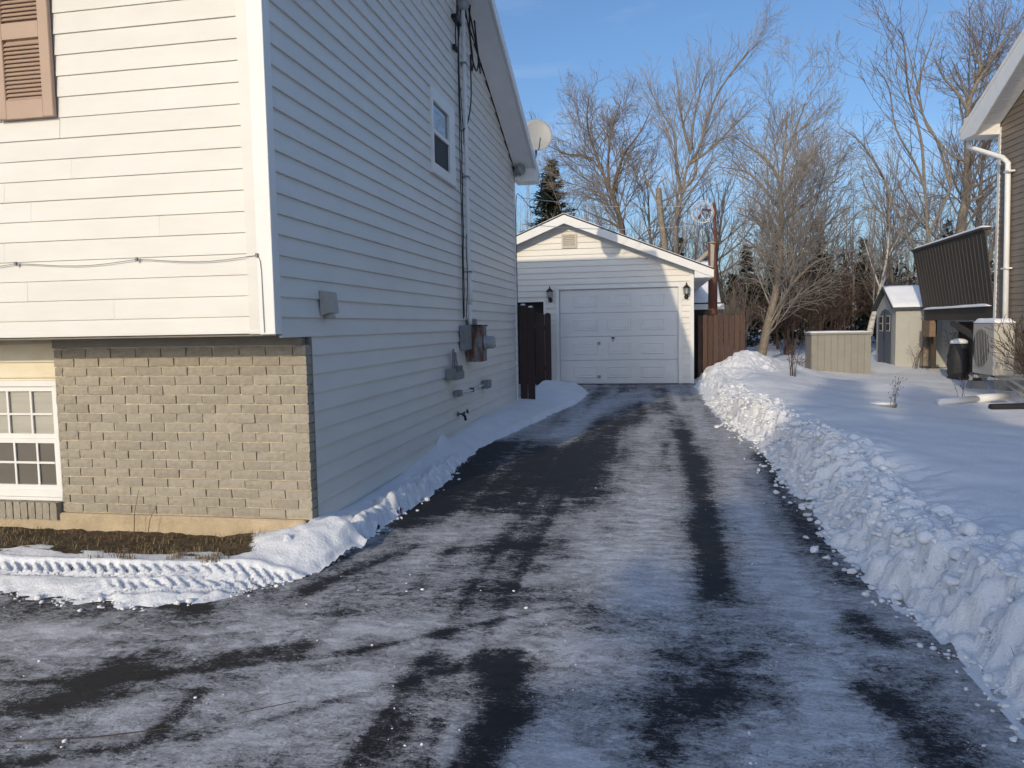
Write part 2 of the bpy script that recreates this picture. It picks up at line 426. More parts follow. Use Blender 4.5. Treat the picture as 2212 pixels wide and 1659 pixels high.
# driveway: asphalt under a scraped film of snow
dxs = np.concatenate([np.arange(-12, -4.6, .4), np.arange(-4.6, 1.75, .035)])
dys = np.concatenate([np.arange(-14, 1.9, .5), np.arange(1.9, 7, .03), np.arange(7, 17.2, .05)])
DX, DY = np.meshgrid(dxs, dys)
DZ = drive_z(DY) + (fbm(DX*1.5, DY*1.5, 3)-.5)*.012
STROKES = [
  ([(0.36, 10.31), (0.39, 8.49), (0.39, 7.01), (0.38, 5.9), (0.36, 4.95), (0.33, 4.19)],0.11,-0.8),
  ([(1.13, 8.54), (1.09, 6.56), (1.09, 5.59), (1.08, 4.85), (1.14, 4.52)],0.13,-0.65),
  ([(-1.98, 9.09), (-1.91, 7.44), (-1.96, 6.44), (-1.9, 5.51)],0.26,-0.75),
  ([(-1.29, 9.13), (-1.21, 7.49), (-1.27, 6.17)],0.4,-0.55),
  ([(-0.59, 6.4), (-0.64, 8.02), (-0.5, 10.27), (-0.09, 13.46)],0.3,-0.5),
  ([(-1.37, 4.79), (-0.92, 5.06)],0.1,-0.4),
  ([(-0.67, 3.28), (-0.58, 2.94), (-0.58, 2.65), (-0.61, 2.41)],0.1,-0.8),
  ([(-0.49, 2.84), (-0.54, 2.69)],0.08,-0.5),
  ([(-0.32, 3.89), (-0.03, 3.47), (0.29, 3.32), (0.12, 3.04)],0.2,-0.4),
  ([(0.01, 2.51), (0.08, 2.75), (0.21, 2.98)],0.17,-0.4),
  ([(1.01, 4.01), (1.07, 3.68)],0.08,-0.6),
  ([(0.86, 3.19), (0.93, 2.95), (0.95, 2.65)],0.1,-0.7),
  ([(-3.8, 3.75), (-3.32, 3.74), (-2.44, 3.66)],0.07,-0.9),
  ([(-1.97, 3.92), (-1.84, 4.34), (-1.61, 4.92)],0.07,-0.55),
  ([(-2.35, 3.04), (-2.37, 2.76), (-2.45, 2.51), (-2.51, 2.43)],0.12,-0.5),
  ([(-1.92, 3.1), (-1.66, 3.27)],0.09,-0.45),
  ([(-1.84, 2.46), (-1.88, 2.79)],0.05,-0.6),
  ([(-1.11, 3.07), (-0.98, 3.23)],0.07,-0.5),
  ([(-1.71, 3.64), (-1.49, 3.73)],0.08,-0.4),
  ([(0.5, 2.95), (0.46, 3.44)],0.06,-0.3),
  ([(-0.09, 6.97), (0.02, 5.23), (0.04, 4.22)],0.2,0.38),
  ([(0.68, 6.52), (0.72, 4.63), (0.78, 3.98)],0.16,0.35),
  ([(0.56, 3.32), (0.69, 2.91), (0.38, 2.74)],0.22,0.45),
  ([(-0.34, 2.51), (-0.29, 2.46)],0.15,0.8),
  ([(-1.65, 2.4), (-1.42, 2.59), (-1.24, 2.88)],0.2,0.5),
  ([(-3.15, 3.25), (-2.91, 3.23)],0.12,0.7),
  ([(-2.05, 3.59), (-2.36, 3.75)],0.12,0.3),
  ([(-1.46, 3.55), (-0.87, 3.3), (-0.57, 3.45), (-0.07, 3.49)],0.09,0.4),
  ([(-1.29, 9.13), (-0.89, 12.19), (-0.55, 15.0)],0.22,0.6),
  ([(0.13, 11.67), (-0.39, 9.18)],0.2,0.35),
  ([(0.48, 9.23), (0.47, 11.68), (0.25, 14.98)],0.18,0.25),
  ([(1.02, 9.27), (0.96, 7.26)],0.12,0.3),
  ([(-0.72, 2.45), (-0.76, 2.69), (-0.81, 3.16)],0.03,0.45),
  ([(-2.36, 5.6), (-1.78, 5.25), (-1.35, 5.18)],0.06,0.35),
  ([(-0.63, 5.65), (-0.33, 4.86), (-0.63, 4.37), (-1.29, 4.37)],0.1,0.35),
  ([(1.28, 3.29), (1.24, 2.86)],0.13,0.25),
  ([(1.09, 3.53), (0.83, 3.7)],0.08,0.3),
  ([(-.95, 2.0), (-.95, 4.5), (-.92, 7.5), (-.75, 12.0), (-.6, 16.0)],0.13,-0.3),
  ([(.40, 9.5), (.32, 12.5), (.15, 16.0)],0.12,-0.45),
  ([(-.25, 3.4), (-.2, 6.0), (-.15, 9.5), (-.1, 14.0)],0.22,0.3),
  ([(.75, 3.0), (.78, 6.0), (.75, 9.0), (.6, 13.5)],0.14,0.3),
  ([(-1.5, 4.6), (-1.45, 6.0), (-1.2, 4.8)],0.2,0.25),
  ([(-3.6, 2.9), (-2.6, 3.05), (-1.6, 3.4), (-.6, 3.85)],0.09,0.4),
  ([(-2.9, 2.25), (-2.0, 2.6), (-1.1, 3.1), (-.5, 3.9)],0.09,0.4),
  ([(-3.3, 2.6), (-2.3, 2.83), (-1.35, 3.25), (-.55, 3.9)],0.035,-0.5),
  ([(-2.5, 2.05), (-1.6, 2.5), (-.85, 3.15)],0.035,-0.5),
  ([(-3.4, 3.2), (-2.4, 3.3), (-1.6, 3.6)],0.06,0.35),
  ([(-1.02, 2.0), (-1.02, 5.0), (-.95, 9.0)],0.035,-0.4),
  ([(-.78, 2.0), (-.8, 5.0), (-.75, 9.0)],0.035,-0.35),

]
cover = .73 + (fbm(DX*.9, DY*.9, 11)-.5)*.55
cover += (fbm(DX*7.5+fbm(DX*.6, DY*.5, 85)*2.2, DY*.45, 87)-.5)*.55      # lengthwise tyre-worn bands
for pts, w, dv in STROKES:
    p = np.array(pts); best = np.full(DX.shape, 1e9)
    wob = (fbm(DX*3.0, DY*3.0, 23)-.5)*.16
    for (ax, ay), (bx, by) in zip(p[:-1], p[1:]):
        ex, ey = bx-ax, by-ay; t = np.clip(((DX-ax)*ex+(DY-ay)*ey)/(ex*ex+ey*ey+1e-9), 0, 1)
        best = np.minimum(best, np.hypot(DX-ax-t*ex, DY-ay-t*ey))
    cover += dv*((1.1 if w > .25 else .85) if dv < 0 else .8)*np.exp(-(np.maximum(0, best+wob*min(1, w*5))/w)**2)
# snow thins to nothing against the garage sill, thickens along both banks
re_ = interp(DY, R_EDGE); le_ = np.where(DY < 4.35, -99, interp(DY, L_EDGE))
cover += .35*np.exp(-np.clip(re_-DX, 0, 9)/.07) + .3*np.exp(-np.clip(DX-le_, 0, 9)/.05)*(DY > 4.3)
# wheel grooves pressed into the film: rows of tread blocks
for gx0, gy0, gx1, gy1 in ((-2.0,4.0,-.75,4.25),(-.9,3.15,-.1,3.5),(.75,2.9,1.0,4.3),(-2.6,3.05,-1.55,3.5)):
    ex, ey = gx1-gx0, gy1-gy0; ln = math.hypot(ex, ey); ex /= ln; ey /= ln
    u = (DX-gx0)*ex+(DY-gy0)*ey; v = -(DX-gx0)*ey+(DY-gy0)*ex
    inside = (u > 0)*(u < ln)*(np.abs(v) < .09)
    cover += inside*.34*(np.sin((u+np.abs(v)*.7)*2*math.pi/.085) > .1)*sstep(.42, .6, fbm(DX*5, DY*5, 29)) - inside*.12
tag(field('driveway', dxs, dys, DZ, None, M['drive'], {'cover': cover}), kind='structure')

# snow-covered yard on the right with the shovelled bank along the driveway
yxs = np.concatenate([np.arange(.78, 2.5, .02), np.array([2.52,2.56,2.62,2.7,2.8,2.92,3.06,3.2,3.36,3.52,3.7,3.9,4.1,4.3,4.5,4.7,4.9,5.1,5.3,5.5,5.7,5.9,6.1,6.4,6.7,7,7.4,7.8,8.3,9,10,11,12,14,16,19,23,28,35,45,60,80,120])])
yys = np.concatenate([np.array([-120,-60,-30,-15,-8,-4,-2,0,1,1.6,2.0,2.2]), np.arange(2.3, 8.5, .02), np.arange(8.5, 20, .04), np.arange(20, 28, .2), np.array([28.5,29,30,31,32.5,34,36,39,42,46,50,56,64,75,90,120])])
YX, YY = np.meshgrid(yxs, yys)
edge = interp(YY, R_EDGE) + (fbm(YY*2.2, YY*0+3, 31)-.5)*.16 + (fbm(YX*7, YY*7, 33)-.5)*.10
u = YX - edge
yard = .33 - .055*np.clip(YX-2.0, 0, 5.2) + .22*sstep(17.5, 23, YY)*sstep(2.5, 6, YX) + .04*sstep(20, 40, YY)*8*sstep(30, 70, YY)
yard = yard + (fbm(YX*.55, YY*.55, 41)-.5)*.16 + (fbm(YX*2.1, YY*1.6, 43)-.5)*.035
# soft drift in front of the neighbour's house
yard += .10*np.exp(-((YX-4.7)/.9)**2 - ((YY-15.4)/.8)**2)
bankh = .29 - .12*sstep(12.5, 16, YY) + .06*np.sin(YY*1.9)+ (fbm(YY*1.2, YX*0+1, 45)-.5)*.16
face_w = .40 + .10*np.sin(YY*.9+1)
prof = sstep(0, 1, u/face_w)
bank = bankh*np.power(np.clip(prof, 0, 1), .75) + .02*np.exp(-((u-.38)/.16)**2)
mixw = sstep(.5, 1.05, u)
dz = drive_z(YY)
YZ = dz*(1-sstep(1.0, 3.0, u)) + bank*(1-mixw) + yard*mixw
# heap of shovelled snow beside the garage
heap = .30*np.exp(-((YX-2.05)/.60)**2 - ((YY-17.5)/.8)**2) + .06*np.exp(-((YX-1.4)/.42)**2 - ((YY-16.0)/1.3)**2) + .22*np.exp(-((YX-2.9)/.9)**2 - ((YY-18.3)/.7)**2)
heap = heap*sstep(0, .3, u)
YZ = YZ + heap*(1+.25*(fbm(YX*3.5, YY*3.5, 47)-.5))
rough = sstep(-.05, .08, u)*(1-sstep(.55, .95, u))*(1-sstep(17, 19.5, YY))
hr = np.clip(heap*3, 0, 1)*sstep(0, .2, u)
YZ = YZ + rough*((fbm(YX*9, YY*9, 51, 4)-.5)*.085) + hr*(fbm(YX*6, YY*6, 53, 4)-.5)*.05
pts = []
for k in range(4800):
    y = rng.choice((rng.uniform(2.3, 8), rng.uniform(2.3, 17)))
    uu = rng.normal(.24, .19)
    if uu < -.04 or uu > .62: continue
    smooth_zone = 1 if (y > 2.6 and y < 4.3) else 0
    if smooth_zone and rng.random() < .5: continue
    e = float(interp(y, R_EDGE)); x = e+uu
    r = float(np.clip(rng.lognormal(-3.7, .45), .012, .075))
    j = np.searchsorted(yys, y); i = np.searchsorted(yxs, x)
    if i >= len(yxs) or j >= len(yys): continue
    pts.append((x, y, YZ[j, i]-r*.25, r, rng.uniform(.7, 1.25)))
for k in range(500):
    x = rng.normal(1.95, .5); y = rng.normal(17.35, .45)
    j = np.searchsorted(yys, y); i = np.searchsorted(yxs, x); r = float(np.clip(rng.lognormal(-3.0, .35), .02, .1))
    if x < 1.0 or i >= len(yxs): continue
    pts.append((x, y, YZ[j, i]-r*.35, r, .9))
lumps(yxs, yys, YZ, pts)
YZ = YZ + (fbm(YX*38, YY*38, 55, 2)-.5)*.012*rough
# vertical shovel grooves on the cut face
gro = rough*sstep(.08, .2, u)*(1-sstep(.3, .45, u))*sstep(5.4, 6, YY)*(1-sstep(9.5, 11, YY))
YZ += gro*.02*np.sin(YY*2*math.pi/.17+fbm(YY*2, YX, 57)*5)
keep = u > -.06
tag(field('snow_yard', yxs, yys, YZ, keep & (YX > .7), M['roughsnow']), kind='structure')
def yard_z(x, y):
    j = min(np.searchsorted(yys, y), len(yys)-1); i = min(np.searchsorted(yxs, x), len(yxs)-1); return float(YZ[j, i])

# snow along the side wall of the white house
sxs = np.arange(-2.335, -1.1, .018)
sys_ = np.concatenate([np.arange(4.15, 8.5, .018), np.arange(8.5, 17.05, .04)])
SX, SY = np.meshgrid(sxs, sys_)
le = interp(SY, L_EDGE) + (fbm(SY*2.5, SY*0+2, 61)-.5)*.10 + (fbm(SX*8, SY*8, 62)-.5)*.05
us = le - SX
wallh = interp(SY, [(4.1,.05),(4.5,.12),(4.85,.19),(5.2,.16),(5.5,.13),(6,.12),(7.9,.17),(10,.20),(11.5,.12),(12.6,.08),(13.2,.13),(14.5,.11),(16.2,.15),(17,.10)])
tw = np.clip(us/np.maximum(le+2.33, .05), 0, 1)
SZ = drive_z(SY) + sstep(0, .08, us)*.058 + (wallh-.058)*sstep(.1, 1, tw)
chunk = (1-sstep(7.2, 8.2, SY))
SZ += chunk*.06*np.exp(-((us-.06)/.05)**2)*(.5+fbm(SY*6, SX*2, 63)) + chunk*sstep(0, .03, us)*(fbm(SX*11, SY*11, 64, 4)-.5)*.06*(1-sstep(.15, .3, us))
SZ += .03*np.exp(-((SX+1.75)/.16)**2-((SY-14.2)/1.3)**2)*(.6+fbm(SX*5, SY*5, 65)) + (fbm(SX*2.5, SY*2, 66)-.5)*.03*sstep(0, .2, us)
SZ += .12*np.exp(-((SX+2.3)/.07)**2-((SY-8.05)/.16)**2)
SZ -= .25*sstep(0, -.06, us)*0
pts = []
for k in range(900):
    y = rng.uniform(4.2, 8.0); uu = abs(rng.normal(.03, .06)); x = float(interp(y, L_EDGE))-uu; r = float(np.clip(rng.lognormal(-3.75, .4), .012, .06))
    if rng.random() < (y-4.2)/5.5: continue
    j = min(np.searchsorted(sys_, y), len(sys_)-1); i = np.searchsorted(sxs, x)
    pts.append((x, y, SZ[j, min(i, len(sxs)-1)]-r*.2, r, 1.1))
lumps(sxs, sys_, SZ, pts)
tag(field('snow_strip', sxs, sys_, SZ, us > -.02, M['roughsnow']), kind='structure')

# flower bed in front of the brickwork: bare soil, patchy snow, tractor-tyre tracks
bxs = np.concatenate([np.arange(-9, -4.8, .1), np.arange(-4.8, -1.9, .0145)]); bys = np.arange(3.45, 4.80, .0145)
BX, BY = np.meshgrid(bxs, bys)
fe = interp(BX, [(-9,3.70),(-3.8,3.70),(-3.2,3.62),(-2.75,3.60),(-2.45,3.74),(-2.2,3.98),(-2.05,4.3),(-1.98,4.7)]) + (fbm(BX*4, BX*0+5, 71)-.5)*.09 + (fbm(BX*14, BY*14, 72)-.5)*.06
ub = BY - fe
heapc = (.11*np.exp(-((BX+2.15)/.26)**2 - ((BY-4.80)/.26)**2) + .07*np.exp(-((BX+2.4)/.32)**2 - ((BY-4.55)/.22)**2))*(.8+.5*fbm(BX*6, BY*6, 79))
dirt = sstep(4.24, 4.44, BY + (fbm(BX*3.2, BY*7, 73)-.5)*.55) * (1-sstep(-2.75, -2.45, BX+(BY-4.5)*.6))
patchy = .6*sstep(.55, .70, fbm(BX*3.4, BY*11, 74))*sstep(4.08, 4.2, BY)*(1-sstep(-2.9, -2.6, BX))
BZ = .045*sstep(0, .2, ub) + .045*sstep(.2, .45, ub) + heapc - .02*dirt + (fbm(BX*5, BY*7, 75)-.5)*.03*sstep(.05, .3, ub) + dirt*(fbm(BX*16, BY*16, 76)-.5)*.03
dcov = np.clip(dirt+patchy, 0, 1)
def track(yc, wid, per, x0, x1, phase, depth):
    c = yc(BX); v = (BY-c)/wid
    act = (np.abs(v) < 1)*sstep(x0-.1, x0+.1, BX)*(1-sstep(x1-.1, x1+.1, BX))
    t = ((BX+np.abs(v)*.11+phase)/per) % 1.0
    t = t + (fbm(BX*9, BY*9, 81)-.5)*.35
    lug = sstep(.1, .3, t)*(1-sstep(.6, .85, t))*np.clip(-.35+2.3*fbm(BX*3.1, BY*6, 82), 0, 1.3)
    edge_ = 1-sstep(.86, 1.0, np.abs(v))
    return act*edge_*(-depth*lug), act
t1, a1 = track(lambda x: 3.985+.10*sstep(-3.1, -2.1, x), .085, .075, -9, -2.1, 0, .036)
t2, a2 = track(lambda x: 3.80+.22*sstep(-3.0, -2.0, x), .09, .075, -3.15, -2.15, .03, .03)
BZ += t1 + t2 + .014*np.exp(-((BY-4.09-.10*sstep(-3.1, -2.1, BX))/.03)**2)
dcov = np.clip(dcov*(1-.6*a1), 0, 1)
dcov = np.maximum(dcov, .5*(t1 < -.025)*(BX < -2.9)*(BX > -3.75))
BZ += (a1+a2 > 0)*(fbm(BX*30, BY*30, 83, 2)-.5)*.016
crumb = (1-sstep(.0, .2, ub))*sstep(-.02, .02, ub)
BZ += crumb*(fbm(BX*18, BY*18, 77, 3)-.5)*.05
tag(field('garden_bed', bxs, bys, BZ, ub > -.02, M['bedsnow'], {'dirt': dcov}), kind='structure')
def bed_z(x, y):
    return float(BZ[min(np.searchsorted(bys, y), len(bys)-1), min(np.searchsorted(bxs, x), len(bxs)-1)])

# loose clods and crumbs of snow
def clod_mesh(n, place, seed, name, label, mat, blocky=False):
    r_ = np.random.default_rng(seed)
    t = (1+5**.5)/2
    ico = np.array([(-1,t,0),(1,t,0),(-1,-t,0),(1,-t,0),(0,-1,t),(0,1,t),(0,-1,-t),(0,1,-t),(t,0,-1),(t,0,1),(-t,0,-1),(-t,0,1)])/1.9
    fac = np.array([(0,11,5),(0,5,1),(0,1,7),(0,7,10),(0,10,11),(1,5,9),(5,11,4),(11,10,2),(10,7,6),(7,1,8),(3,9,4),(3,4,2),(3,2,6),(3,6,8),(3,8,9),(4,9,5),(2,4,11),(6,2,10),(8,6,7),(9,8,1)])
    if blocky:                                   # one subdivision, then random flat cuts
        ico = ico/np.linalg.norm(ico, axis=1, keepdims=True); vs_ = [tuple(v) for v in ico]; mid = {}; nf = []
        def mp_(a, b):
            key = (min(a, b), max(a, b))
            if key not in mid:
                m_ = np.array(vs_[a])+np.array(vs_[b]); vs_.append(tuple(m_/np.linalg.norm(m_))); mid[key] = len(vs_)-1
            return mid[key]
        for a, b, c in fac:
            x, y, z = mp_(a, b), mp_(b, c), mp_(c, a); nf += [(a, x, z), (b, y, x), (c, z, y), (x, y, z)]
        ico = np.array(vs_); fac = np.array(nf)
    nv = len(ico); V = []; F = []
    for k in range(n):
        q = place(r_)
        if q is None: continue
        x, y, z, r = q
        b_ = ico.copy() if blocky else ico*(1+r_.uniform(-.32, .32, (nv, 1)))
        if blocky:
            for c_ in range(6):
                nn = r_.normal(0, 1, 3); nn /= np.linalg.norm(nn); b_ = b_-np.outer(np.maximum(0, b_@nn-r_.uniform(.45, .85)), nn)
            b_ = b_*(1+r_.uniform(-.06, .06, (nv, 1)))
        v = b_*r*np.array([r_.uniform(.8,1.4), r_.uniform(.8,1.4), r_.uniform(.55,.9)])
        a = r_.uniform(0, 6.28); c, s = math.cos(a), math.sin(a)
        v = v@np.array([[c,s,0],[-s,c,0],[0,0,1]]) + (x, y, z+r*.25)
        F.append(fac+len(V)*nv); V.append(v)
    me = np_mesh(name, np.concatenate(V), np.concatenate(F))
    if not blocky: smooth(me)
    return tag(put(name, me, mat), label, 'snow', kind='stuff')
def pl_drive(r):
    y = 2.1+9*r.random()**1.8; x = r.uniform(-3.6, 1.35)
    if x > interp(y, R_EDGE) or (y > 3.6 and x < -2.0): return None
    if vnoise(x*2.2, y*2.2, 91) < .55: return None
    j = min(np.searchsorted(dys, y), len(dys)-1); i = min(np.searchsorted(dxs, x), len(dxs)-1)
    if r.random() > .15+.9*cover[j, i]: return None
    return x, y, float(drive_z(y))+.002, float(np.clip(r.lognormal(-6.0, .5), .001, .010))
clod_mesh(1700, pl_drive, 3, 'snow_crumbs', 'fine white snow crumbs scattered over the scraped asphalt driveway', M['snow'])
def pl_foot(r):
    y = 2.2+9*r.random()**1.5; e = float(interp(y, R_EDGE)); x = e + .04 - abs(r.normal(0, .10))
    return x, y, float(drive_z(y))+.004, float(np.clip(r.lognormal(-4.45, .55), .004, .04))
clod_mesh(650, pl_foot, 5, 'snow_clods', 'rounded snow clods rolled off the right bank onto the asphalt', M['roughsnow'], True)
def pl_bank(r):
    y = 2.3+11*r.random()**1.4; e = float(interp(y, R_EDGE)); x = e + float(np.clip(r.normal(.26, .16), .02, .6))
    if 2.6 < y < 4.3 and r.random() < .6: return None
    return x, y, yard_z(x, y)-.005, float(np.clip(r.lognormal(-4.1, .5), .008, .07))
clod_mesh(2000, pl_bank, 9, 'bank_clods', 'heaped angular snow clods along the crest of the right bank', M['roughsnow'], True)
def pl_left(r):
    y = r.uniform(4.3, 7.8); x = float(interp(y, L_EDGE)) + abs(r.normal(0, .05)) - .03
    return x, y, .003, float(np.clip(r.lognormal(-4.4, .5), .004, .03))
clod_mesh(350, pl_left, 15, 'edge_clods', 'small snow clods broken from the strip along the white house', M['roughsnow'], True)

def pl_bed(r):
    x = r.uniform(-4.6, -2.0); e = float(interp(x, [(-9,3.70),(-3.8,3.70),(-3.2,3.62),(-2.75,3.60),(-2.45,3.74),(-2.2,3.98),(-2.05,4.3),(-1.98,4.7)])); y = e + .02 + r.normal(0, .05)
    return x, y, .004, float(np.clip(r.lognormal(-5.2, .6), .002, .02))
clod_mesh(260, pl_bed, 17, 'bed_crumbs', 'crumbled snow along the driveway edge of the flower bed', M['roughsnow'])
# dead grass in the bed, stalks against the bricks
def grass(name, spots, label, seed, hmin=.03, hmax=.09, n=1, mat=None):
    r_ = np.random.default_rng(seed); V = []; F = []
    for (x, y, z, sp, cnt) in spots:
        for k in range(cnt):
            px_, py_ = x+r_.normal(0, sp), y+r_.normal(0, sp*.5); h = r_.uniform(hmin, hmax); a = r_.uniform(0, 6.28); w = .0016+.0012*r_.random()
            lean = r_.uniform(.2, 1.1)*h; ca, sa = math.cos(a), math.sin(a); b = len(V)
            wx, wy = -sa*w, ca*w
            V += [(px_-wx, py_-wy, z-.01), (px_+wx, py_+wy, z-.01), (px_+ca*lean*.45+wx*.8, py_+sa*lean*.45+wy*.8, z+h*.6), (px_+ca*lean*.45-wx*.8, py_+sa*lean*.45-wy*.8, z+h*.6), (px_+ca*lean, py_+sa*lean, z+h), (px_+ca*lean+wx*.2, py_+sa*lean+wy*.2, z+h)]
            F += [(b, b+1, b+2, b+3), (b+3, b+2, b+5, b+4)]
    return tag(put(name, np_mesh(name, V, F), mat or M['straw']), label, 'grass', kind='stuff')
sp = []
for k in range(150):
    x = rng.uniform(-5.0, -2.6); y = rng.uniform(4.3, 4.72)
    sp.append((x, y, bed_z(x, y), .04, 5))
for k in range(26):
    x = rng.uniform(-3.5, -2.6); y = rng.uniform(4.1, 4.35); sp.append((x, y, bed_z(x, y), .025, 16))
for x, y in ((-4.78, 4.55), (-4.7, 4.6), (-4.85, 4.5)): sp.append((x, y, bed_z(x, y), .05, 40))
grass('dead_grass', sp, 'matted brown dead grass on the soil under the brickwork', 21, .012, .045)
sp = [(1.52+rng.normal(0, .03), 3.05+k*.035, .06, .03, 10) for k in range(9)]
grass('grass_tuft', sp, 'dark dead grass poking out at the foot of the right bank', 22, .04, .11, mat=M['stalk'])

# ================================================================== WHITE HOUSE
EXP = .1305
def board(name, parent, mat, o, ud, nd, ub0, ub1, ut0, ut1, z0, h=EXP, lip=.021):
    """one lap-siding board: runs along ud from u0..u1 (bottom/top ends may differ), proud along nd"""
    o = Vector(o); ud = Vector(ud); nd = Vector(nd); j = random.uniform(-.0012, .0012)
    P = lambda u, n, z: tuple(o + ud*u + nd*(n) + Vector((0, 0, z)))
    zt = z0+h-.001
    V = [P(ub0,.0,z0),P(ub1,.0,z0),P(ub1,lip+j,z0),P(ub0,lip+j,z0),P(ub0,lip+j-.001,z0+.016),P(ub1,lip+j-.001,z0+.016),P(ut1,.002,zt),P(ut0,.002,zt),P(ut0,0,zt),P(ut1,0,zt)]
    F = [(0,1,2,3),(3,2,5,4),(4,5,6,7),(7,6,9,8),(0,3,4,7,8),(1,9,6,5,2)]
    return MB().add(V, F).build(name, mat, parent)

XS = -2.32            # side wall plane
YF, YL, YR = 4.40, 4.82, 13.0     # upper front wall, lower front wall (brick face), rear wall
ZB = 1.4535           # a lap line of the siding
XL = -11.0
EAVE_Z, RIDGE_Y, RIDGE_Z, SLOPE = 4.27, 8.70, 5.95, .385
RAKE_X = -1.93
house = thing('white_house', (XS, YF, 0), 'white vinyl-sided split-level house with taupe brick lower front, left of the driveway', 'house')
def roof_z(y): return RIDGE_Z - SLOPE*abs(y-RIDGE_Y)

# side (gable) wall: backing sheet and boards
side = MB().prism([(XS-.02, YF, 1.48), (XS-.02, YR, 1.48), (XS-.02, YR, roof_z(YR)-.1), (XS-.02, RIDGE_Y, RIDGE_Z-.1), (XS-.02, YF, roof_z(YF)-.1)], (-.15, 0, 0)) \
    .box(XS-.17, YL+.101, -.2, XS-.02, YR, 1.479).build('side_wall', M['siding'], house)
W0, W1, WZ0, WZ1 = 7.98, 8.93, 3.19, 4.06       # side window outer frame
z = ZB - 13*EXP
while z < RIDGE_Z-.1:
    zt = z+EXP
    y0 = (YL+.094) if z < 1.44 else YF+.09
    y1b = y1t = YR-.07; y0b = y0t = y0
    lim = lambda zz: (RIDGE_Y - (RIDGE_Z-.16-zz)/SLOPE, RIDGE_Y + (RIDGE_Z-.16-zz)/SLOPE)
    a, b = lim(z); c, d = lim(zt)
    if z > 3.9:
        y0b = max(y0, a); y1b = min(y1b, b); y0t = max(y0, min(c, RIDGE_Y-.01)); y1t = min(y1t, max(d, RIDGE_Y+.01))
    if y1b - y0b > .05:
        ivs = [(y0b, y1b, y0t, y1t)]
        if zt > WZ0+.01 and z < WZ1-.01:
            ivs = [(y0b, W0, y0t, W0), (W1, y1b, W1, y1t)]
        elif random.random() < .5 and y1b-y0b > 5:
            c_ = random.uniform(y0b+2.2, y1b-2.0); ivs = [(y0b, c_, y0t, c_), (c_+.0015, y1b, c_+.0015, y1t)]
        for (p, q, r_, s_) in ivs:
            board('siding_board', side, M['siding'], (XS-.018, 0, 0), (0, 1, 0), (1, 0, 0), p, q, r_, s_, z)
    z = zt
# upper front wall
front = box('front_wall', (XL, YF+.02, 1.48), (XS-.17, YF+.15, roof_z(YF)-.1), M['siding'], house)
z = 1.592 - EXP*.0
SHX0, SHX1 = -4.20, -3.775
board('siding_board', front, M['siding'], (0, YF+.018, 0), (1, 0, 0), (0, -1, 0), XL, XS-.10, XL, XS-.10, 1.484, .108)
while z < 4.2:
    x1 = XS-.10
    if z+EXP > 2.90:
        board('siding_board', front, M['siding'], (0, YF+.018, 0), (1, 0, 0), (0, -1, 0), SHX1+.005, x1, SHX1+.005, x1, z, lip=.012)
        board('siding_board', front, M['siding'], (0, YF+.018, 0), (1, 0, 0), (0, -1, 0), XL, SHX0-.005, XL, SHX0-.005, z, lip=.012)
    elif abs(z-2.77) < .06:
        board('siding_board', front, M['siding'], (0, YF+.018, 0), (1, 0, 0), (0, -1, 0), -3.765, x1, -3.765, x1, z, lip=.012)
        board('siding_board', front, M['siding'], (0, YF+.018, 0), (1, 0, 0), (0, -1, 0), XL, -3.768, XL, -3.768, z, lip=.014)
    else:
        sx = random.uniform(-4.4, -2.9)
        board('siding_board', front, M['siding'], (0, YF+.018, 0), (1, 0, 0), (0, -1, 0), sx, x1, sx, x1, z, lip=.012)
        board('siding_board', front, M['siding'], (0, YF+.018, 0), (1, 0, 0), (0, -1, 0), XL, sx-.0012, XL, sx-.0012, z, lip=.0125)
    z += EXP
# outside corner post of the overhanging storey, far corner post, post behind the brick return
cp = MB()
cp.box(XS-.10, YF-.002, 1.476, XS+.004, YF+.018, roof_z(YF)-.1, .003).box(XS-.016, YF+.0181, 1.476, XS+.004, YF+.09, roof_z(YF)-.1, .003)
cp.build('corner_post', M['trim'], house)
MB().box(XS-.016, YR-.07, .05, XS+.010, YR+.012, roof_z(YR)-.16, .003).build('corner_post', M['trim'], house)
MB().box(XS-.03, YL+.079, .05, XS+.002, YL+.0935, 1.452).build('corner_trim', M['shade_band'], house)
# underside and frieze of the overhang, its shadow put into their grey colour
MB().box(XL, YF+.02, 1.468, XS-.002, YL+.10, 1.4835).build('overhang_soffit', M['shade_band'], house)
MB().box(-4.285, YL-.010, 1.400, XS-.03, YL+.05, 1.4675).build('frieze', M['shade_band'], house)

